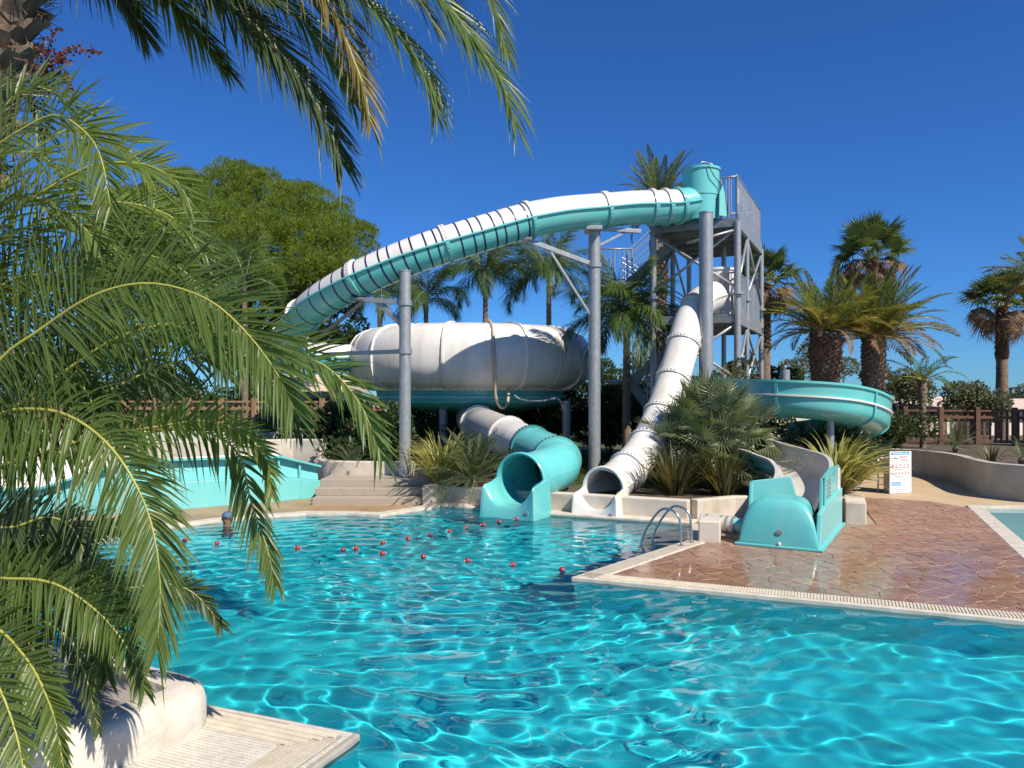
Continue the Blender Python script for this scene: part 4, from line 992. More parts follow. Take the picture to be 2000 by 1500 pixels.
def fanmesh(name, mats, R_, n=26, pet=.8, spread=125, droop=.3, w=1.0, cup=.25):
    """A fan leaf on a petiole along +X."""
    mb = MB().tube([(0, 0, 0), (pet * .5, 0, .03), (pet, 0, 0)], [.02, .014, .012], 5); mi = [0] * len(mb.f); vs, fs = list(mb.v), list(mb.f); c = Vector((pet, 0, 0))
    for i in range(n):
        a = math.radians(-spread + 2 * spread * i / (n - 1)); l = R_ * (.78 + .22 * math.cos(a * .7)) * random.uniform(.92, 1.06)
        d = Vector((math.cos(a), math.sin(a), cup)).normalized(); sd = Vector((-math.sin(a), math.cos(a), 0)); hw = l * .55 * math.radians(2 * spread / (n - 1)) * .52 * w
        m = c + d * l * .55 + Vector((0, 0, -.04 * l)); e = c + d * l + Vector((0, 0, -droop * l * random.uniform(.5, 1.4)))
        b = len(vs); vs += [tuple(c), tuple(m + sd * hw), tuple(m + Vector((0, 0, -.03 * l))), tuple(m - sd * hw), tuple(e)]
        fs += [(b, b + 1, b + 2), (b, b + 2, b + 3), (b + 1, b + 4, b + 2), (b + 2, b + 4, b + 3)]; mi += [1] * 4
    me = bpy.data.meshes.new(name); me.from_pydata(vs, [], fs)
    for m in mats: me.materials.append(m)
    me.polygons.foreach_set('material_index', mi); me.update(); return me
rp = random.Random(21)
def crown(root, top, meshes, n, e_lo, e_hi, pw=1.0, name='frond', scale=(.85, 1.1), base_r=.08, az0=0, roll=.4, weights=None):
    """Fronds round the point top: elevation from e_lo (outer, old) to e_hi (heart), in degrees."""
    for k in range(n):
        f = (k + .5) / n; el = e_lo + (e_hi - e_lo) * f ** pw + rp.uniform(-7, 7); az = az0 + k * 2.39996 + rp.uniform(-.2, .2)
        m = meshes[min(len(meshes) - 1, int(f * len(meshes)))] if weights is None else rp.choice(meshes)
        o = bpy.data.objects.new(name, m); COL.objects.link(o); o.parent = root
        o.rotation_euler = (Euler((rp.uniform(-roll, roll), 0, 0)).to_matrix().to_4x4()).to_euler()
        mt = Matrix.Rotation(az, 4, 'Z') @ Matrix.Rotation(-math.radians(el), 4, 'Y') @ Matrix.Rotation(rp.uniform(-roll, roll), 4, 'X')
        sc_ = rp.uniform(*scale)
        o.matrix_local = Matrix.Translation(Vector(top) + Vector((math.cos(az), math.sin(az), 0)) * base_r + Vector((0, 0, .25 * base_r * f))) @ mt @ Matrix.Scale(sc_, 4)
def trunk(root, h, r0, r1, mat=None, bulge=0, boots=None, boot_mat=None, bz=(0, 1), rough=.03, size=.1):
    """A ringed trunk round the local Z axis; boots adds cut leaf bases in spiral rows between the heights bz."""
    n = 18; m = max(8, int(h / .12)); mb = MB(); rows = []
    for i in range(m + 1):
        t = i / m; r = r0 + (r1 - r0) * t + bulge * math.exp(-((t - .85) / .22) ** 2)
        rows.append([((r + rough * (rp.random() - .5) * r * 2 + (.012 if i % 2 else 0)) * math.cos(2 * PI * j / n), (r + rough * (rp.random() - .5) * r * 2) * math.sin(2 * PI * j / n), h * t - .05) for j in range(n)])
    mb.grid(rows, closed=True).build('trunk', mat or M['bark'], root, smooth=True)
    if boots:
        bb = MB(); k = 0
        for k in range(boots):
            f = k / boots; t = bz[0] + (bz[1] - bz[0]) * f; r = r0 + (r1 - r0) * t + bulge * math.exp(-((t - .85) / .22) ** 2); a = k * 2.39996
            d = Vector((math.cos(a), math.sin(a), 0)); s = Vector((-d.y, d.x, 0)); c = d * (r * .96) + Vector((0, 0, h * t)); q = size * rp.uniform(.8, 1.2)
            up = Vector((0, 0, 1)); tip = c + d * q * .55 + up * q * .55
            bb.add([c - s * q * .6 - up * q * .2, c + s * q * .6 - up * q * .2, tip + s * q * .38, tip - s * q * .38, c - s * q * .4 + up * q * .55, c + s * q * .4 + up * q * .55, c - up * q * .55], [(0, 1, 2, 3), (3, 2, 5, 4), (1, 5, 2), (0, 3, 4), (6, 1, 0)])
        stuff(bb.build('leaf_bases', boot_mat or M['boot'], root, fix=False))

MF = {}
MF['can'] = [frondmesh('canary frond', (M['rachis'], m), 2.1, 46, .42, b, .22, .017, .03, .3) for m, b in ((M['dead'], 1.25), (M['frond_o'], 1.1), (M['frond_c'], .95), (M['frond_c'], .8), (M['frond'], .6), (M['frond_c'], .4))]
MF['tall'] = [frondmesh('date frond', (M['rachis_grey'], m), 2.0, 46, .36, b, .15, .016, .03, .3) for m, b in ((M['dead'], 1.2), (M['frond_d'], 1.1), (M['frond_d'], .8), (M['frond'], .55), (M['frond_d'], .4))]
MF['queen'] = [frondmesh('feather frond', (M['rachis_grey'], m), 2.4, 120, .56, b, .95, .011, .024, .1, jit=.5) for m, b in ((M['frond_q'], 2.3), (M['frond_q'], 2.0), (M['frond'], 1.7), (M['frond_q'], 1.3), (M['frond'], .9))]
MF['young'] = [frondmesh('young frond', (M['rachis'], M['frond_q']), 1.5, 34, .30, b, .2, .013, .015, .25) for b in (1.5, 1.1)]
MF['cycad'] = [frondmesh('stiff frond', (M['rachis_grey'], M['frond_d']), .8, 34, .14, b, .0, .006, .008, .3) for b in (1.2, .8, .5)]
MF['wash'] = [fanmesh('dry fan leaf', (M['dead'], M['dead']), .75, 24, .9, 110, .9, cup=-.2), fanmesh('fan leaf', (M['rachis'], M['fan']), .85, 28, .95, 125, .45), fanmesh('fan leaf', (M['rachis'], M['fan']), .85, 28, 1.0, 125, .3)]
MF['cham'] = [fanmesh('fan leaf', (M['rachis_grey'], M['fan_s']), .50, 24, .62, 115, d, cup=c_, w=.62) for d, c_ in ((.30, .1), (.12, .25), (.05, .35))]

def palm(label, base, h, kind, **k):
    t = thing('palm_tree', label, 'palm', base, k.get('group'), local=True)
    return t
# pair of canary palms
for label, px, d, top, r, n, sc, px0 in (('stout date palm with dark pineapple shaped trunk, beside its paler trunked twin', 1612, 24.0, 650, .43, 62, (.85, 1.08), None), ('stout date palm with pale speckled trunk rising behind the end of the teal flume', 1706, 24.6, 662, .36, 66, (.98, 1.2), None)):
    x = P(px, 0, d).x; zt = P(0, top, d).z; zb = .36; t = palm(label, (x, d, zb), 0, 0, group='pair of stout date palms')
    trunk(t, zt - zb, r * .82, r * .8, M['bark'], r * .28 if r > .4 else .05, boots=330, bz=(.38, 1.0) if r > .4 else (.15, 1), size=.13, boot_mat=M['boot'] if r < .4 else M['bootred'])
    crown(t, (0, 0, zt - zb + .05), MF['can'], n, 0, 80, .85, scale=(sc[0] * .9, sc[1] * .95), base_r=.22)
# tall palm behind the tower
x = P(1287, 0, 27.0).x; t = palm('tall dark date palm whose crown shows above the tube slide beside the tower', (x, 27.0, .36), 0, 0); zt = P(0, 392, 27.0).z
trunk(t, zt - .36, .24, .22, M['bark'], .06, boots=260, bz=(.55, 1.0), size=.14, boot_mat=M['bootred']); crown(t, (0, 0, zt - .36), MF['tall'], 44, -35, 80, .9, scale=(.75, 1.0), base_r=.15)
# queen palms behind the bowl
for label, px, py, d, sc, n in (('feathery drooping palm rising behind the left part of the white bowl', 742, 575, 31, .8, 15), ('low feathery palm between the first grey slide post and the taller feathery palm', 832, 585, 32, .85, 16), ('tall feathery palm rising straight behind the centre of the white bowl', 948, 535, 31.5, .95, 20),
        ('feathery palm between the bowl centre and the second grey slide post', 1072, 535, 31, .95, 20), ('feathery palm growing in front of the tower stairs on the lawn', 1224, 632, 21.6, .85, 26), ('ragged feathery palm in front of the pine, seen over the near fronds', 478, 545, 27, .8, 12)):
    p = P(px, py, d); t = palm(label, (p.x, d, .36), 0, 0, group='feathery palms behind the slides')
    trunk(t, p.z - .36, .13, .085, M['bark'], 0, rough=.02); crown(t, (0, 0, p.z - .36), MF['queen'], n, 5, 80, .9, scale=(.95 * sc, 1.25 * sc), base_r=.05)
# fan palms
for label, px, py, d, zb, n, sc, gr_ in (('fan palm with bushy crown standing behind the pair of stout date palms', 1703, 505, 30, .36, 46, 1.0, 1), ('fan palm half hidden behind the slide tower', 1494, 556, 31, .36, 40, .95, 1), ('slim fan palm with dark hanging leaves behind the timber fence', 1957, 600, 30, .7, 44, .92, 1)):
    p = P(px, py, d); t = palm(label, (p.x, d, zb), 0, 0, group='fan palms')
    trunk(t, p.z - zb, .24, .17, M['bark'], 0, boots=160, bz=(.6, 1.0), size=.14, boot_mat=M['bootred']); crown(t, (0, 0, p.z - zb), MF['wash'], n, -62, 82, .8, 'fan_leaf', scale=(.8 * sc, 1.05 * sc), base_r=.1, roll=.7)
p = P(2040, 545, 25); t = palm('date palm reaching in from beyond the edge of the view behind the fence', (p.x, 25, .7), 0, 0); trunk(t, p.z - .7, .3, .26, M['bark'], .05, boots=120, bz=(.3, 1.0), size=.13)
crown(t, (0, 0, p.z - .7), MF['can'], 44, -20, 75, .9, scale=(.6, .85), base_r=.2)
p = P(1802, 742, 24.5); t = palm('slender young palm with few arching fronds in front of the timber fence', (p.x, 24.5, .7), 0, 0); trunk(t, p.z - .7, .085, .07, M['bark'], .06, boots=60, bz=(.2, 1.0), size=.06)
crown(t, (0, 0, p.z - .7), MF['young'], 13, 0, 62, 1, scale=(.75, 1.1), base_r=.06)
for label, px, py, d, zb, n, sc in (('low stiff cycad on the terrace in front of the timber fence', 1868, 862, 22.5, .7, 22, 1.25), ('small stiff cycad on the terrace wall near the edge of the view', 1998, 880, 18.6, .7, 16, .8), ('dark stiff cycad beside the teal tube mouth', 925, 935, 16.7, .37, 70, 1.45), ('dark low cycad below the first grey slide post', 690, 880, 18.9, .5, 30, .9), ('green cycad under the end of the teal flume', 1722, 862, 21.5, .36, 24, 1.1)):
    p = P(px, py, d); t = thing('cycad_plant', label, 'plant', (p.x, d, zb), 'cycads', local=True)
    MB().lathe([(.09, 0), (.11, .12), (.05, .2)], n=10).build('stem', M['bark'], t); crown(t, (0, 0, .16), MF['cycad'], n, 2, 75, 1, scale=(.8 * sc, 1.1 * sc), base_r=.04, roll=.3)
# clump of fan palm stems beside the white slide
t = thing('fan_palm_clump', 'bushy silvery fan palm clump between the white tube and the teal flume', 'palm', (4.35, 16.7, .36), local=True)
for k, (dx, dy, h) in enumerate(((0, 0, 1.3), (-.4, .25, .9), (.45, .15, 1.0), (.1, -.3, .6))):
    sub = MB().tube([(dx, dy, -.02), (dx * 1.1, dy * 1.1, h)], [.11, .09], 10).build('stem', M['bark'], t, smooth=True)
    crown(t, (dx * 1.1, dy * 1.1, h), MF['cham'], (44, 26, 30, 20)[k], -30, 84, .85, 'fan_leaf', scale=(.9, 1.25), base_r=.05, roll=.5)

# ---- strap leaved clumps
def straps(label, c, n, L, w, mat, arch=(.5, 1.6), group=None, lean=(0, 0)):
    c = Vector(c); t = thing('strap_leaf_plant', label, 'plant', c, group); vs, fs = [], []
    for k in range(n):
        az = rp.uniform(0, 2 * PI); el = math.radians(rp.triangular(38, 88, 68)); l = L * rp.uniform(.6, 1.1); b = rp.uniform(*arch); q = c + Vector((math.cos(az), math.sin(az), 0)) * rp.uniform(0, .18) + Vector((0, 0, -.03))
        h = Vector((math.cos(az), math.sin(az), 0)); sd = Vector((-h.y, h.x, 0)) + Vector((0, 0, rp.uniform(-.5, .5))); k0 = len(vs); ns_ = 5; a = el
        for i in range(ns_ + 1):
            f = i / ns_; ww = w * (1 - f ** 2.2) * (.7 + .6 * min(1, f * 3)); vs += [tuple(q - sd * ww), tuple(q + sd * ww)]; q = q + (h * math.cos(a) + Vector((0, 0, math.sin(a))) + Vector((lean[0], lean[1], 0)) * f) * (l / ns_); a -= b / ns_ * (.4 + 1.2 * f)
        fs += [(k0 + 2 * i, k0 + 2 * i + 1, k0 + 2 * i + 3, k0 + 2 * i + 2) for i in range(ns_)]
    me = bpy.data.meshes.new('leaves'); me.from_pydata(vs, [], fs); me.materials.append(mat); me.update(); put('leaves', me, t); return t
straps('variegated yellow strap leaved plant between the first grey post and the teal tube', (P(862, 0, 17.3).x, 17.3, .38), 300, 1.45, .019, M['phorm'], (.8, 2.2), group='strap leaved plants')
straps('bronze strap leaved plant just beside the white tube mouth', (P(1318, 0, 15.65).x, 15.65, .37), 170, 1.2, .019, M['phorm_d'], (.3, 1.2), 'strap leaved plants')
straps('bronze strap leaved plant under the silvery fan palm clump', (P(1412, 0, 15.6).x, 15.6, .37), 170, 1.2, .019, M['phorm_d'], (.3, 1.2), 'strap leaved plants')
straps('large variegated strap leaved plant spilling over the wall block beside the landing box', (6.62, 15.75, .36), 320, 1.5, .022, M['phorm'], (.9, 2.3), 'strap leaved plants', (.05, -.12))
straps('thin strap leaved plant on the terrace near the view edge', (P(1945, 0, 19).x, 19.2, .7), 40, .6, .012, M['phorm_d'], (.3, 1.2), 'strap leaved plants')

# ---- pine
pd = 33.0; pc = P(470, 0, pd)
pine = thing('pine_tree', 'large rounded umbrella pine with bright yellow green crown behind the bowl', 'tree', (pc.x, pd, .36))
lob = [(430, 407, 75, 0), (515, 412, 72, 1), (575, 437, 70, -1), (640, 452, 62, 0), (688, 480, 44, 0.5), (352, 424, 82, 1), (285, 462, 90, 0), (620, 510, 80, -2), (545, 520, 95, -2), (450, 500, 100, -2.5), (350, 520, 100, -2), (250, 520, 90, -1), (640, 565, 52, -1), (560, 590, 55, -1), (470, 590, 70, -2), (480, 377, 45, 1), (600, 407, 42, 1.5), (665, 530, 40, 0), (210, 560, 80, 0), (380, 590, 80, -1)]
parts = []
for px, py, r, dy in lob:
    c = np.array(P(px, py, pd + dy)); rr = r / F * pd; m = int(7.5 * rr * rr) + 8        # puffs of needles over each bough
    k_ = int(1000 * rr * rr); ui = rdir(k_); parts.append(leaves(c + ui * rr * .82 * rng.random((k_, 1)) ** .5, nrm(ui + rdir(k_) * .8), .20 * (.6 + .8 * rng.random(k_)), .022))
    u = rdir(m); u[:, 2] = np.where(u[:, 2] < -.5, -u[:, 2], u[:, 2])
    for uc in u:
        q = c + uc * rr * rng.uniform(.76, 1.03); pr_ = rng.uniform(.30, .62); nn_ = int(900 * pr_)
        uu_ = rdir(nn_); uu_[:, 2] = np.where(uu_[:, 2] < -.25, -uu_[:, 2], uu_[:, 2]); rad = rng.uniform(.66, 1.0, (nn_, 1))
        qq = q + uu_ * rad * pr_ * np.array([1, 1, .9])
        parts.append(leaves(qq, nrm(uu_ * .9 + np.array([0, 0, .55]) + rdir(nn_) * .4), .135 * (.6 + .8 * rng.random(nn_)), .014))
leafobj('crown', parts, M['pine'], pine)
tb = MB().tube([(pc.x, pd, .3), (pc.x + .2, pd, 2.5), (pc.x + .1, pd - .2, 4.6)], [.36, .30, .24], 12)
for px, py, r, dy in lob: tb.tube([(pc.x + .15, pd - .1, 3.6), (Vector((pc.x, pd, 4.2)) * .5 + P(px, py, pd + dy) * .5) - Vector((0, 0, .4)), P(px, py, pd + dy)], [.14, .09, .03], 6)
tb.build('trunk', M['pinebark'], pine, smooth=True)

# ---- rounded trees, hedges and shrubs
def lobes_px(base, d, L):
    return [(P(px, 0, d).x - base[0], dy, P(0, py, d).z - base[2], r / F * d) for px, py, r, dy in L]
for label, px, d, L, mat, n in (('grey green tree behind the dark trunked date palm', 1590, 40, [(1560, 720, 36, 0), (1600, 700, 40, 1), (1640, 725, 34, 0), (1530, 740, 30, -1)], 'olive', 5200), ('wide olive tree over the white roofs beside the young palm', 1760, 30.5, [(1715, 745, 34, 0), (1755, 748, 40, 0), (1800, 760, 36, 1), (1770, 770, 40, -1)], 'olive', 5200),
        ('rounded green tree between the young palm and the slim fan palm', 1900, 30, [(1870, 780, 34, 0), (1905, 765, 32, 0), (1935, 785, 32, 1), (1900, 790, 36, -1)], 'olive', 5200), ('dull green tree at the view edge beyond the slim fan palm', 1996, 44, [(1985, 785, 26, 0), (2010, 780, 30, 0)], 'olive', 2600), ('dark green tree behind the teal flume and the tower foot', 1480, 34, [(1440, 715, 36, 0), (1490, 735, 36, 0), (1535, 745, 30, 0), (1420, 755, 40, 0)], 'shrub', 5200),
        ('dark tree behind the tower stairs', 1235, 33, [(1195, 735, 42, 0), (1260, 740, 50, 0), (1320, 760, 40, 0), (1215, 790, 50, 0)], 'shrub', 7000), ('dark tree behind the near palm fronds and the trough wall', 330, 38, [(250, 650, 90, 0), (360, 640, 80, 0), (460, 660, 70, 0), (150, 660, 80, 0), (560, 650, 60, 0)], 'shrub', 9000),
        ('dark evergreen tree between the pine and the bowl', 650, 31, [(620, 640, 50, 0), (660, 600, 40, 0), (690, 660, 40, 0), (640, 690, 50, 0)], 'shrub', 7000)):
    x = P(px, 0, d).x; bushy_tree(label, (x, d, .36), 2.5, lobes_px((x, d, .36), d, L), n, .13 if mat != 'shrub' else .16, M[mat])
shrub('oleander_bush', 'tall oleander bush with pink blossoms beside the first grey post', 'shrub', (P(752, 0, 20.6).x, 20.6, .36), (1.0, .8, 1.9), 6500, .13, M['shrub'], 'pink flowering bushes', 9, flowers=70)
shrub('oleander_bush', 'dark oleander bush with a few pink blossoms over the end of the trough', 'shrub', (P(658, 0, 20.9).x, 20.9, .36), (.8, .8, 1.9), 5500, .13, M['shrub'], 'pink flowering bushes', 8, flowers=50)
for label, px, d, rx, rz in (('dark shrub under the bowl beside its first leg', 850, 24.5, 1.2, 1.3), ('dark shrub in the shade behind the bowl exit tube', 960, 29.8, 2.0, 1.9), ('dark shrub behind the bowl near its second leg', 1085, 29.5, 1.8, 2.0), ('dark shrub between the second grey post and the feathery palm', 1190, 26.4, 1.5, 2.3), ('dark shrub behind the white tube slide', 1290, 25.4, 1.4, 2.2), ('dark clipped hedge beside the timber fence and the pale trunk', 1750, 24.5, .75, 1.25), ('dark shrub in the shade under the teal flume', 1545, 19.3, 1.25, 1.25), ('dark shrub below the flume end', 1645, 20.0, .8, .9), ('dark shrub behind the fan palm clump', 1440, 18.6, 1.0, 1.0), ('dark shrub behind the oleanders', 770, 30, 1.7, 2.1), ('dark low shrub below the oleander beside the steps', 700, 19.5, .7, .9), ('dark shrub behind the fence near the trough', 560, 24.5, 1.2, 1.2), ('tall dark shrub behind the tan fence, nearest the house', 430, 28, 2.0, 2.5), ('tall dark shrub behind the tan fence, in the middle of its length', 300, 28.5, 2.2, 2.6), ('tall dark shrub behind the tan fence at its far-off end', 140, 29, 2.2, 2.6)):
    shrub('shrub', label, 'shrub', (P(px, 0, d).x, d, .36 if px < 1740 or px > 1760 else .5), (rx, rx, rz), int(2600 * rx * rz), .13, M['shrub'], 'dark shrubs behind the slides', 8)
x = P(1452, 0, 19.2).x
pa_ = [blob_leaves((x + rng.normal() * .25, 19.2 + rng.normal() * .2, .36 + z), .28, 60, .16, 1.2) for z in np.linspace(.4, 2.6, 14)]
t = thing('reed_plant', 'tall pale reedy plant rising between the tower legs and the flume', 'plant', (x, 19.2, .36)); leafobj('leaves', pa_, M['olive'], t)
MB().tube([(x, 19.2, .3), (x, 19.2, 2.9)], .02, 6).build('stem', M['olive'], t)

# grass on the lawn seen under the slide posts
n = 26000; gx = rng.uniform(-.3, 5.2, n); gy = rng.uniform(16.6, 25, n); k = inside(LAWN, gx, gy) & (gy > 17.2); gx, gy = gx[k], gy[k]
p = np.stack([gx, gy, np.full(len(gx), .36)], 1); V, Fq = leaves(p, nrm(np.stack([rng.normal(size=len(gx)) * .4, rng.normal(size=len(gx)) * .4, np.ones(len(gx))], 1)), .06 + .05 * rng.random(len(gx)), .006)
stuff(put('grass', arrays('grass', V, Fq, M['grass'])))

# ---------------------------------------------------------------- near palms with their own fronds
def frond3d(root, pts, L, n, leaf, rach, w=.55, droop=.22, lw=.013, r0=.020, vee=.28, dense=40, t0=.1, a0=76, a1=20, seed=None, wob=.10, apow=1.7):
    rr = random.Random(seed if seed is not None else len(bpy.data.objects)); path = catmull(pts, dense); N = dense
    o = MB().tube(path, [r0 * (1 - .85 * i / N) + .002 for i in range(N + 1)], 7).build('frond', rach, root, smooth=True, fix=False)
    vs, fs = [], []
    for i in range(n):
        t = t0 + (1 - t0) * (i + .5) / n; k = t * N; j = min(int(k), N - 1); q = path[j].lerp(path[j + 1], k - j)
        T_ = (path[min(j + 1, N)] - path[max(j - 1, 0)]).normalized(); Nn = Vector((-T_.z, 0, T_.x)) if T_.x > -.3 or T_.z > .2 else Vector((T_.z, 0, -T_.x))
        Nn = (Nn * (1 - w) + Vector((-.12, -1, .1)) * w); Nn = (Nn - T_ * Nn.dot(T_)).normalized(); Sd = T_.cross(Nn)
        l0 = L * min(1, .35 + 3.0 * (t - t0)) * (1 - .62 * max(0, (t - .5) / .5) ** 1.5); al = math.radians(a0 + (a1 - a0) * t ** apow)
        for s in (-1, 1):
            l = l0 * rr.uniform(.82, 1.12); g = rr.uniform(-wob, wob)
            d = (T_ * math.cos(al + g) + Sd * s * math.sin(al + g) + Nn * (vee + rr.uniform(-.16, .16))).normalized(); wd = d.cross(Nn + Sd * rr.uniform(-.7, .7)).normalized(); fd = wd.cross(d)
            if rr.random() < .05: continue
            dr = droop * rr.uniform(.6, 1.5) + (rr.uniform(.2, .6) if rr.random() < .07 else 0); b = len(vs); q0 = q + T_ * rr.uniform(-.008, .008)
            for u_, ww in ((0, .45), (.28, 1.0), (.62, .78), (1, .06)):
                c = q0 + d * l * u_ + Vector((0, 0, -dr * l * u_ * u_)); hw = wd * lw * ww
                vs += [tuple(c - hw), tuple(c - fd * lw * .35 * ww), tuple(c + hw)]
            for m in range(3): fs += [(b + 3 * m, b + 3 * m + 1, b + 3 * m + 4, b + 3 * m + 3), (b + 3 * m + 1, b + 3 * m + 2, b + 3 * m + 5, b + 3 * m + 4)]
    me = bpy.data.meshes.new('leaflets'); me.from_pydata(vs, [], fs); me.materials.append(leaf); me.update(); stuff(put('leaflets', me, o)); return o
np_ = thing('palm_tree', 'large near palm in the white planter with long arching yellow ribbed fronds', 'palm', (-3.75, 5.2, .2))
CR = (-190, 985)
def F3(pts, L, n=70, leaf='frond', d0=5.2, d1=4.7, rach='rachis', start=True, **k):
    pts = ([CR] if start else []) + pts; m = len(pts) - 1
    k.setdefault('lw', .0105); k['r0'] = .013; k['w'] = max(k.get('w', .6) + .2, .72) if k.get('w', .6) < .6 else .75; k.setdefault('droop', .10); frond3d(np_, [P(x, y, d0 + (d1 - d0) * (i / m)) for i, (x, y) in enumerate(pts)], L * (1.35 if pts[-1] == (575, 800) else 1.12), int(n * 1.6), M[leaf], M[rach], **k)
# fillers, further back
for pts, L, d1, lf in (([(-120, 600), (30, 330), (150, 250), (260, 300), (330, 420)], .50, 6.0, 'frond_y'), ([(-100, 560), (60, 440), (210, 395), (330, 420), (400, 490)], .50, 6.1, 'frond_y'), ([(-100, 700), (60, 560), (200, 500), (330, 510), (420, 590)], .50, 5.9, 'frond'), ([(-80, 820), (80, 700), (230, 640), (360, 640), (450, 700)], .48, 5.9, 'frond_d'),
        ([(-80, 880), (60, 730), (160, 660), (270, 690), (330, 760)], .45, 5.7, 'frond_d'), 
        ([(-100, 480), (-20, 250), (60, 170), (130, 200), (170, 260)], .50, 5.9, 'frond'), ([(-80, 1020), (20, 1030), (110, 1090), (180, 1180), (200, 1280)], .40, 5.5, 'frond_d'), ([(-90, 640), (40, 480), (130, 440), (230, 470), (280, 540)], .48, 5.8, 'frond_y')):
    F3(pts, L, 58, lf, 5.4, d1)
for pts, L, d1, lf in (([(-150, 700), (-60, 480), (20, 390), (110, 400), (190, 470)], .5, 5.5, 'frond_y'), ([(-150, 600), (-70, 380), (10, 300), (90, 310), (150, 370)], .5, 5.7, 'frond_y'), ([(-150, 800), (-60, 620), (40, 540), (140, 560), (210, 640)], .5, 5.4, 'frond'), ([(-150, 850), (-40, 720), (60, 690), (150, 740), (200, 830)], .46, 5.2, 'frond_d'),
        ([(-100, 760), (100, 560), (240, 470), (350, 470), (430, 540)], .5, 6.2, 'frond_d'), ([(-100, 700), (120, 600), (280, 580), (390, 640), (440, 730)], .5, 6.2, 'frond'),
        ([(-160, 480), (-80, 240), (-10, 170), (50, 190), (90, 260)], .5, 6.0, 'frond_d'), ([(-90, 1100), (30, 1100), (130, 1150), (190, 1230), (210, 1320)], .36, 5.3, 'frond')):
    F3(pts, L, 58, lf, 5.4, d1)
# the fronds that can be followed one by one
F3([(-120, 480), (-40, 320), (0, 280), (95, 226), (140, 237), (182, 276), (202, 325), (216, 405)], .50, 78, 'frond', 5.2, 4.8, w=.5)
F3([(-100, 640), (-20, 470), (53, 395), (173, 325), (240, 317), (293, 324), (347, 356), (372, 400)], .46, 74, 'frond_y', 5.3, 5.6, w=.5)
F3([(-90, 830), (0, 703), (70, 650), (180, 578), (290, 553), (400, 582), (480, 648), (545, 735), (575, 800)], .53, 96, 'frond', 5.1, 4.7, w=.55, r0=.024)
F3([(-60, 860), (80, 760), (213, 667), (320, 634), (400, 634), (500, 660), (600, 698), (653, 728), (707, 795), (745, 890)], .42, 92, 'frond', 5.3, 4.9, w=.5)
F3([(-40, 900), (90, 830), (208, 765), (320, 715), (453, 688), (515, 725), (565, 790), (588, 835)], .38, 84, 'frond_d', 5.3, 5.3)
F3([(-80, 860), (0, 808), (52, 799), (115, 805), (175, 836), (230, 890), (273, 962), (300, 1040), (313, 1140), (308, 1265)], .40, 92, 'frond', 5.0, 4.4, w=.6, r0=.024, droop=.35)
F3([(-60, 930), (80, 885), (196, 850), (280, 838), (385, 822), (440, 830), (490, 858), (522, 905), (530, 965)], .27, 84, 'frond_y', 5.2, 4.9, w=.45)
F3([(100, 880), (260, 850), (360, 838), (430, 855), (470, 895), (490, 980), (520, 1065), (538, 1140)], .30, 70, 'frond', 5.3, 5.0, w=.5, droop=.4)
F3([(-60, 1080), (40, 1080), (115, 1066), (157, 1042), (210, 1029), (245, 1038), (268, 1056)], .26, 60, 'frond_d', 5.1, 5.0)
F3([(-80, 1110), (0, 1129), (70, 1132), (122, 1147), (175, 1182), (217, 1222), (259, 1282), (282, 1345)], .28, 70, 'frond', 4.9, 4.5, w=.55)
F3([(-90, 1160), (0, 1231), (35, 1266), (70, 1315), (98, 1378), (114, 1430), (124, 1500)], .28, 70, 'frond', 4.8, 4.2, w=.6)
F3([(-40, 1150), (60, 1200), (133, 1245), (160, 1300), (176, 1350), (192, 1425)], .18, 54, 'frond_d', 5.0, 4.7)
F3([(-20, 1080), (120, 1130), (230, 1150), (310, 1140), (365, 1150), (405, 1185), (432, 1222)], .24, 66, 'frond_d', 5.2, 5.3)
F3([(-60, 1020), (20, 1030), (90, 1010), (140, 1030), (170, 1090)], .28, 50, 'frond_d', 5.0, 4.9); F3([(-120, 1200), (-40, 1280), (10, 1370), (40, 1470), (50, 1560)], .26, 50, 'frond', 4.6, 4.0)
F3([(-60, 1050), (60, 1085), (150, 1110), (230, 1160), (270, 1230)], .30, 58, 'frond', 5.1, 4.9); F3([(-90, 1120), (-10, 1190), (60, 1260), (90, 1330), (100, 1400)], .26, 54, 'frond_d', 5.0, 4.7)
cx = P(-190, 985, 5.2)
mb = MB(); rows = []
for i in range(16):
    z = .1 + (cx.z - .0) * i / 15; r = .26 - .05 * i / 15; rows.append([(cx.x + (r + .02 * (i % 2)) * math.cos(2 * PI * j / 14), cx.y + (r + .02 * (i % 2)) * math.sin(2 * PI * j / 14), z) for j in range(14)])
mb.grid(rows, closed=True).build('trunk', M['bark'], np_, smooth=True)

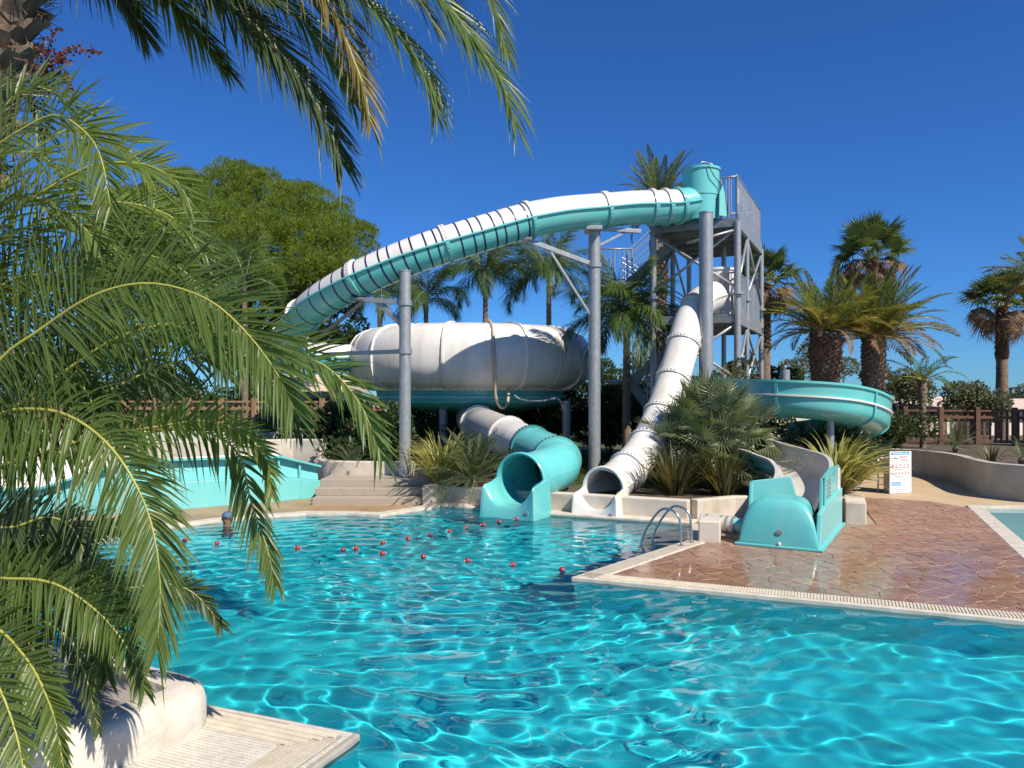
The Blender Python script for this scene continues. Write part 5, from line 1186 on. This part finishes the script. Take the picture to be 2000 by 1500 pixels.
# overhead palm, its trunk at the upper left
op = thing('palm_tree', 'tall palm whose trunk fills the upper left corner and whose fronds hang into the sky', 'palm', (-5.9, 6.6, .2))
ox, oy = -4.36, 6.6; mb = MB(); rows = []
for i in range(60):
    t = i / 59; z = .1 + 6.7 * t; r = .33 + .07 * t; lx = ox - 1.7 * (1 - t) ** 1.25; rows.append([(lx + (r + rp.uniform(-.012, .012)) * math.cos(2 * PI * j / 20), oy + (r + rp.uniform(-.012, .012)) * math.sin(2 * PI * j / 20), z) for j in range(20)])
mb.grid(rows, closed=True).build('trunk', M['bark'], op, smooth=True)
bb = MB()
for k in range(300):
    z = 2.6 + 4.0 * k / 300; a = k * 2.39996; d = Vector((math.cos(a), math.sin(a), 0)); s = Vector((-d.y, d.x, 0)); q = .15 * rp.uniform(.7, 1.3); c = Vector((ox - 1.7 * (1 - (z - .1) / 6.7) ** 1.25, oy, z)) + d * (.35 + .05 * k / 300); up = Vector((0, 0, 1)); tip = c + d * q * rp.uniform(.4, .9) + up * q * rp.uniform(.3, .9)
    bb.add([c - s * q * .6 - up * q * .2, c + s * q * .6 - up * q * .2, tip + s * q * .4, tip - s * q * .4, c - s * q * .4 + up * q * .55, c + s * q * .4 + up * q * .55, c - up * q * .6], [(0, 1, 2, 3), (3, 2, 5, 4), (1, 5, 2), (0, 3, 4), (6, 1, 0)])
stuff(bb.build('leaf_bases', M['bootdark'], op, fix=False))
n = 700; aa = rng.uniform(0, 2 * PI, n); zz_ = rng.uniform(4.4, 6.6, n); dd = np.stack([np.cos(aa), np.sin(aa), np.zeros(n)], 1); pp = dd * .42 + np.stack([ox - 1.7 * np.abs(1 - (zz_ - .1) / 6.7) ** 1.25, np.full(n, oy), zz_], 1)
stuff(leafobj('trunk_fibres', [leaves(pp, nrm(dd + rdir(n) * .6 + np.array([0, 0, .2])), .16 + .12 * rng.random(n), .006)], M['dead'], op))
def O3(pts, L, n=84, leaf='frond', d0=6.5, d1=6.2, rach='rachis_grey', **k):
    m = len(pts) - 1; frond3d(op, [P(x, y, d0 + (d1 - d0) * (i / m)) for i, (x, y) in enumerate(pts)], L * 1.55, int(n * 1.65), M[leaf], M[rach], **k)
kw = dict(apow=.8, w=.38, droop=.30, lw=.012, a0=64, a1=24, vee=.15)
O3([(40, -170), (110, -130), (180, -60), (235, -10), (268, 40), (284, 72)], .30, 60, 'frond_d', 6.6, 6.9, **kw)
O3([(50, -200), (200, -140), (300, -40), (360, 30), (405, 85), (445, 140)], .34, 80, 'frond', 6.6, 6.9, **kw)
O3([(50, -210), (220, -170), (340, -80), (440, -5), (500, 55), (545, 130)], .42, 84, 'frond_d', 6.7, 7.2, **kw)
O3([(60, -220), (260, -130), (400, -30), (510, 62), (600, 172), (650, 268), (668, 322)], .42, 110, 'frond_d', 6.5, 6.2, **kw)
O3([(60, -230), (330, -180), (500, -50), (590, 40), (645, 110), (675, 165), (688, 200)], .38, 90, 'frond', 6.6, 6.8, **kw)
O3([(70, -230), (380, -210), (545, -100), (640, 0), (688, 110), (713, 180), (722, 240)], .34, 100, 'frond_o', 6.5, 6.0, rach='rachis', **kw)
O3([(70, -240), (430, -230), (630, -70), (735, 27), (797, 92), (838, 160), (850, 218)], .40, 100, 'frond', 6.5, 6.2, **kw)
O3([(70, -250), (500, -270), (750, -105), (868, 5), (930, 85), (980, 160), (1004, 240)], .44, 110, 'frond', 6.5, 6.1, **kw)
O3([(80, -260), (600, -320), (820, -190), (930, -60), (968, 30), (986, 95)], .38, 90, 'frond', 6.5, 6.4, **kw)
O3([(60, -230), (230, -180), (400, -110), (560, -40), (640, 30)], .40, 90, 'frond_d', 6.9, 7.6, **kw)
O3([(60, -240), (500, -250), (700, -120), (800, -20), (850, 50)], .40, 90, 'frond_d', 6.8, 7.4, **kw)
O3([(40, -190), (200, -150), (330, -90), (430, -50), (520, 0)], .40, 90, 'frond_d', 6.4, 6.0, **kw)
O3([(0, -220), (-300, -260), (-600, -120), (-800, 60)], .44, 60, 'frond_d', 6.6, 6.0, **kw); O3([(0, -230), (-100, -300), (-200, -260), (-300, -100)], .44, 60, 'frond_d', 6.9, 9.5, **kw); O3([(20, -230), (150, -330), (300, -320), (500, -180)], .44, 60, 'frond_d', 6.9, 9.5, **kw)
# reddish twigs by that trunk
tw = thing('creeper_plant', 'thin twigs with small reddish leaves sprouting from the trunk of the tall palm', 'plant', (ox + .35, oy, 5.4)); sb = MB(); pr = []
for pts in (((70, 190), (105, 130), (140, 95), (186, 100)), ((60, 200), (85, 150), (95, 90), (110, 60)), ((60, 210), (100, 170), (125, 150), (140, 180)), ((50, 200), (70, 165), (100, 110), (130, 120)), ((60, 190), (90, 160), (118, 140), (120, 110)), ((40, 210), (60, 180), (66, 130), (80, 100))):
    pth = catmull([P(x, y, 6.25 - .05 * i) for i, (x, y) in enumerate(pts)], 16); sb.tube(pth, .004, 5)
    q = np.array([tuple(v) for v in pth[3:]]); q = np.repeat(q, 6, 0) + rng.normal(size=(len(q) * 6, 3)) * .018; pr.append(leaves(q, rdir(len(q)), .05 * (.6 + .6 * rng.random(len(q))), .014))
leafobj('leaves', pr, M['redleaf'], tw); sb.build('twigs', M['pinebark'], tw, fix=False)

# ---------------------------------------------------------------- fences, houses, lamps
def fence(label, a, b, z0, h, mat, gap=.17, pw=.075, post_gap=1.12, name='timber_fence'):
    a, b = Vector((*a, 0)), Vector((*b, 0)); L = (b - a).length; t = (b - a) / L; nn = Vector((-t.y, t.x, 0)); up = Vector((0, 0, 1)); fe = thing(name, label, 'fence', (a.x, a.y, z0))
    for z in (.12, h - .28, h - .06): MB().bar(a + up * (z0 + z), b + up * (z0 + z), .05, .09 if z < h - .1 else .06).build('rail', mat, fe, bevel=.006)
    k = 0.0; pm = None
    while k <= L:
        q = a + t * k; MB().box(q + up * (z0 + h / 2 + .02), t * .07, nn * .07, up * (h / 2 + .04)).build('post', mat, fe, bevel=.01); k += post_gap
    k = gap / 2; i = 0
    while k < L and i < 290:
        q = a + t * k + nn * .045; hh = h - .14 + random.uniform(-.01, .01); MB().box(q + up * (z0 + .06 + hh / 2), t * pw / 2, nn * .012, up * hh / 2).build('slat', mat, fe); k += gap; i += 1
fence('red brown timber fence with upright slats on the terrace by the fan palms', (P(1768, 0, 26.4).x, 26.4), (P(2080, 0, 25.4).x, 25.4), .70, 1.2, M['wood'])
fence('tan timber fence on the white wall behind the near palm fronds', (P(60, 0, 25.5).x, 25.5), (P(642, 0, 24).x, 24), 1.22, 1.0, M['lightwood'], gap=.2)
wl = wall2('fence_wall', [(P(50, 0, 25.6).x, 25.6), (P(650, 0, 24.05).x, 24.05)], .25, .2, 1.22, M['wallwhite']); tag(wl, 'white wall carrying the tan timber fence', 'wall')
def house(label, x0, x1, y, z0, zw, zr, depth=7, nwin=3, wall='wallwhite'):
    h = thing('house', label, 'house', ((x0 + x1) / 2, y, z0)); MB().abox(x0, x1, y, y + depth, z0, zw).build('wall', M[wall], h)
    mb = MB().add([(x0 - .4, y - .4, zw), (x1 + .4, y - .4, zw), (x1 + .4, y + depth + .4, zw), (x0 - .4, y + depth + .4, zw), (x0 - .4, y + depth / 2, zr), (x1 + .4, y + depth / 2, zr)], [(0, 1, 5, 4), (2, 3, 4, 5), (0, 4, 3), (1, 2, 5), (0, 3, 2, 1)]); mb.build('roof', M['rooftile'], h)
    for k in range(nwin):
        cx_ = x0 + (x1 - x0) * (k + .5) / nwin; f = MB().abox(cx_ - .55, cx_ + .55, y - .06, y + .02, z0 + .8, min(zw - .2, z0 + 1.9)).build('window', M['lightwood'], h)
        MB().abox(cx_ - .47, cx_ + .47, y - .075, y - .03, z0 + .88, min(zw - .28, z0 + 1.82)).build('pane', M['darkglass'], f)
house('low white house with pale roof behind the timber fence, under the olive trees', P(1775, 0, 33).x, P(1908, 0, 33).x, 33, .5, 1.85, 2.3); house('low white house with pale roof beyond the slim fan palm', P(1935, 0, 32).x, P(2110, 0, 32).x, 32, .5, 1.80, 2.2)
house('pale house in tree shade behind the tan timber fence', P(470, 0, 36).x, P(650, 0, 36).x, 36, .36, 2.5, 3.4)
for label, px, py, d in (('black lamp post with flat head beside the pale trunked date palm', 1722, 741, 38), ('black lamp post with flat head beside the slim fan palm', 1974, 758, 38)):
    q = P(px, py, d); t = thing('street_lamp', label, 'street lamp', (q.x, d, .5), 'black lamp posts'); MB().tube([(q.x, d, .4), (q.x, d, q.z)], .05, 8).build('pole', M['lampblack'], t)
    MB().box((q.x + .22, d, q.z + .02), (.26, 0, .03), (0, .11, 0), (0, 0, .035)).build('lamp_head', M['lampblack'], t, bevel=.02)

# ---------------------------------------------------------------- sign, handrail, ladder, buoys, swimmer
sg = thing('rules_sign', 'white pool rules sign with a blue heading on a curved white wall end', 'sign', (9.3, 18.4, 0))
sa, sb_ = P(1738, 960, 18.5), P(1780, 960, 18.75); sa.z = sb_.z = .02; t = (sb_ - sa).normalized(); nn = Vector((t.y, -t.x, 0)); Ws = (sb_ - sa).length; Hs = 1.01; up = Vector((0, 0, 1))
MB().add([sa, sb_, sb_ + up * Hs * .985, sa + up * Hs, sa - nn * .03, sb_ - nn * .03, sb_ - nn * .03 + up * Hs * .985, sa - nn * .03 + up * Hs], [(0, 1, 2, 3), (7, 6, 5, 4), (0, 4, 5, 1), (1, 5, 6, 2), (2, 6, 7, 3), (3, 7, 4, 0)]).build('board', M['signwhite'], sg)
def mark(name, u0, u1, v0, v1, mat, k=1):
    o = nn * .003 * k; q = lambda u, v: sa + t * u * Ws + up * v * Hs + o
    return MB().add([q(u0, v0), q(u1, v0), q(u1, v1), q(u0, v1)], [(0, 1, 2, 3)])
mark('h', .05, .90, .915, .975, 0).build('heading_band', M['signblue'], sg); r9 = random.Random(9)
def text_row(u0, u1, v, h, mat, k=1, cw=.022):
    mb = MB(); u = u0
    while u < u1:
        wd = cw * r9.choice((1, 1, 2, 2, 3)); w_ = mark('x', u, min(u1, u + wd), v, v + h * r9.uniform(.6, 1), 0, k); mb.add(w_.v, w_.f); u += wd + .012
    stuff(mb.build('printed_lines', mat, sg, fix=False))
text_row(.14, .82, .93, .03, M['signwhite'], 2); text_row(.43, .80, .845, .03, M['signred']); text_row(.20, .36, .815, .05, M['signgrey'], 1, .03); text_row(.06, .34, .735, .012, M['signgrey']); text_row(.5, .9, .80, .010, M['signgrey']); text_row(.5, .9, .765, .010, M['signgrey']); text_row(.55, .95, .73, .010, M['signgrey'])
for row, v in enumerate((.66, .60)):
    for c in range(5): text_row(.08 + .18 * c, .18 + .18 * c, v, .035, M['signgrey'] if (c + row) % 2 else M['signred'], 1, .02)
for c in range(6):
    q = lambda a, r_: sa + t * (.13 + .15 * c) * Ws + up * .47 * Hs + nn * .003 + t * math.cos(a) * r_ + up * math.sin(a) * r_
    mb = MB(); m = 14; mb.add([q(2 * PI * i / m, .030) for i in range(m)] + [q(2 * PI * i / m, .022) for i in range(m)], [(i, (i + 1) % m, m + (i + 1) % m, m + i) for i in range(m)]); mb.add([q(2.5, .024), q(2.2, .024), q(-.65, .024), q(-.95, .024)], [(0, 1, 2, 3)]); mb.build('pictogram', M['signred'] if c < 5 else M['signgrey'], sg, fix=False)
text_row(.2, .85, .40, .014, M['signnavy']); text_row(.25, .7, .375, .014, M['signnavy']); text_row(.07, .95, .325, .012, M['signgrey'])
mark('h', .06, .52, .225, .275, 0).build('printed_band', M['signnavy'], sg); mark('h', .06, .52, .175, .215, 0).build('printed_band', M['signnavy'], sg)
for v in (.25, .215, .18): text_row(.62, .92, v, .012, M['signgrey'])
text_row(.07, .52, .125, .016, M['signred']); text_row(.1, .5, .085, .016, M['signred']); text_row(.1, .48, .04, .016, M['signgrey']); text_row(.6, .92, .125, .01, M['signgrey']); text_row(.6, .92, .085, .01, M['signred']); text_row(.6, .92, .04, .01, M['signgrey'])
wl = wall2('wall_end', [tuple((sa - nn * .20 + t * .10).xy), tuple((sa - nn * .20 + t * .52).xy), tuple((sa - nn * .36 + t * .62).xy), tuple((sa - nn * .6 + t * .66).xy)], .22, -.02, .88, M['plaster'], bevel=.05); tag(wl, 'rounded white wall end behind the pool rules sign', 'wall')
hr = thing('handrail', 'white metal handrail between the strap plant and the rules sign', 'handrail', (9.0, 18.9, 0)); a, b = P(1715, 930, 18.9), P(1733, 930, 18.9)
for x in (a.x, b.x): MB().tube([(x, 18.9, 0), (x, 18.9, .86)], .022, 8).build('upright', M['signwhite'], hr, smooth=True)
for z in (.2, .36, .52, .68, .84): MB().tube([(a.x, 18.9, z), (b.x, 18.9, z)], .014, 6).build('crossbar', M['signwhite'], hr, smooth=True)

ld = thing('pool_ladder', 'curved stainless steel pool ladder at the corner of the flagstone deck', 'ladder', (2.7, 12.3, 0))
et = Vector((.633, .774, 0)); en = Vector((-.774, .633, 0)); feet = []
for k, q in enumerate((Vector((2.57, 12.16, .02)), Vector((2.80, 12.44, .02)))):
    f = q - en * .10; pth = catmull([f, f + Vector((0, 0, .25)) + en * .01, f + Vector((0, 0, .47)) + en * .05, f + Vector((0, 0, .56)) + en * .20, f + Vector((0, 0, .52)) + en * .38, f + Vector((0, 0, .20)) + en * .62, f + Vector((0, 0, -.1)) + en * .72, f + Vector((0, 0, -.5)) + en * .74], 36)
    MB().tube(pth, .019, 12).build('rail', M['chrome'], ld, smooth=True); MB().lathe([(.05, -.01), (.05, .012), (.025, .02)], tuple(f), 16).build('foot_flange', M['chrome'], ld, smooth=True, auto=.7); feet.append(f)
for z in (-.22, -.46): MB().bar(feet[0] + en * .735 + Vector((0, 0, z)), feet[1] + en * .735 + Vector((0, 0, z)), .09, .03).build('tread', M['chrome'], ld, bevel=.008)

def ordinal(n): return ['first', 'second', 'third', 'fourth', 'fifth', 'sixth', 'seventh', 'eighth', 'ninth', 'tenth', 'eleventh', 'twelfth'][n]
bsrc = None
for rowname, pts in (('row leading from the flagstone deck corner towards the trough', [(1098, 1113), (1001, 1103), (913, 1095), (827, 1087), (747, 1081), (670, 1074), (581, 1070), (497, 1066), (423, 1061), (361, 1055)]), ('row leading from the white tube mouth', [(1072, 1005), (1041, 1009), (1008, 1013), (975, 1018), (943, 1024), (911, 1030), (877, 1037), (841, 1045), (797, 1052), (748, 1060), (695, 1071)])):
    for i, (px, py) in enumerate(pts):
        p = Gd(px, py + 3, -.02)
        if bsrc is None:
            t = thing('lane_buoy', '', 'buoy', (0, 0, 0), local=True); MB().sphere((0, 0, 0), .042, 16, 10).build('float', M['red'], t, smooth=True); MB().lathe([(.010, -.062), (.016, -.045), (.016, .045), (.010, .062)], n=10).build('core', M['badge'], t, smooth=True); bsrc = t
            for c in t.children:
                if c.name.startswith('core'): c.rotation_euler = (0, PI / 2, 0)
        else:
            t = bsrc.copy(); COL.objects.link(t)
            for c in list(bsrc.children): d = c.copy(); COL.objects.link(d); d.parent = t
        t.location = (p.x, p.y, .0); t.rotation_euler = (0, rp.uniform(-.3, .3), rp.uniform(0, 3)); tag(t, 'red float, %s in the %s' % (ordinal(i), rowname), 'buoy', 'red lane floats')

# swimmer at the far pool edge
hp = Gd(444, 1027, -.02); sw = thing('person', 'person swimming at the far pool edge with only head and shoulders out of the water', 'person', (hp.x, hp.y, -.07), local=True)
def skin(name, verts, edges, radii, mat, root, sub=2, rootv=0):
    me = bpy.data.meshes.new(name); me.from_pydata([tuple(v) for v in verts], edges, []); me.materials.append(mat); o = put(name, me, root)
    sk = o.modifiers.new('skin', 'SKIN')
    for i, r in enumerate(radii): me.skin_vertices[0].data[i].radius = r if hasattr(r, '__len__') else (r, r); me.skin_vertices[0].data[i].use_root = (i == rootv)
    sk.use_smooth_shade = True; s_ = o.modifiers.new('sub', 'SUBSURF'); s_.levels = s_.render_levels = sub; return o
vv_ = [(0, 0, -.62), (0, 0, -.35), (0, 0, -.08), (0, -.01, .03), (0, -.015, .10), (0, -.02, .20), (0, -.02, .26), (-.17, 0, -.07), (-.34, -.15, -.16), (-.42, -.36, -.12), (.17, 0, -.07), (.34, -.15, -.16), (.42, -.36, -.12), (-.1, .05, -.75), (-.12, .35, -.95), (.1, .05, -.75), (.12, .35, -.95), (-.44, -.44, -.10), (.44, -.44, -.10)]
skin('body', vv_, [(0, 1), (1, 2), (2, 3), (3, 4), (4, 5), (5, 6), (2, 7), (7, 8), (8, 9), (2, 10), (10, 11), (11, 12), (0, 13), (13, 14), (0, 15), (15, 16), (9, 17), (12, 18)], [(.15, .11), (.16, .12), (.15, .10), .062, .075, .092, .06, .065, .048, .038, .065, .048, .038, .09, .06, .09, .06, .03, .03], M['skin'], sw)
MB().sphere((0, .008, .195), .102, 16, 10, sc=(.95, 1.05, 1.05)).build('hair', M['hair'], sw, smooth=True)
MB().lathe([(.106, .02), (.100, .06), (.082, .095), (.045, .12), (0, .127)], (0, .012, .195), 18).build('swim_cap', M['capblue'], sw, smooth=True)
for s in (-1, 1): MB().sphere((s * .033, -.098, .185), .010, 8, 6).build('eye', M['hair'], sw, smooth=True); MB().sphere((s * .096, 0, .17), .026, 8, 6, sc=(.5, .8, 1.2)).build('ear', M['skin'], sw, smooth=True)
MB().add([(-.014, -.105, .15), (.014, -.105, .15), (0, -.14, .15), (0, -.108, .195)], [(0, 2, 3), (2, 1, 3), (0, 1, 2), (0, 3, 1)]).build('nose', M['skin'], sw)
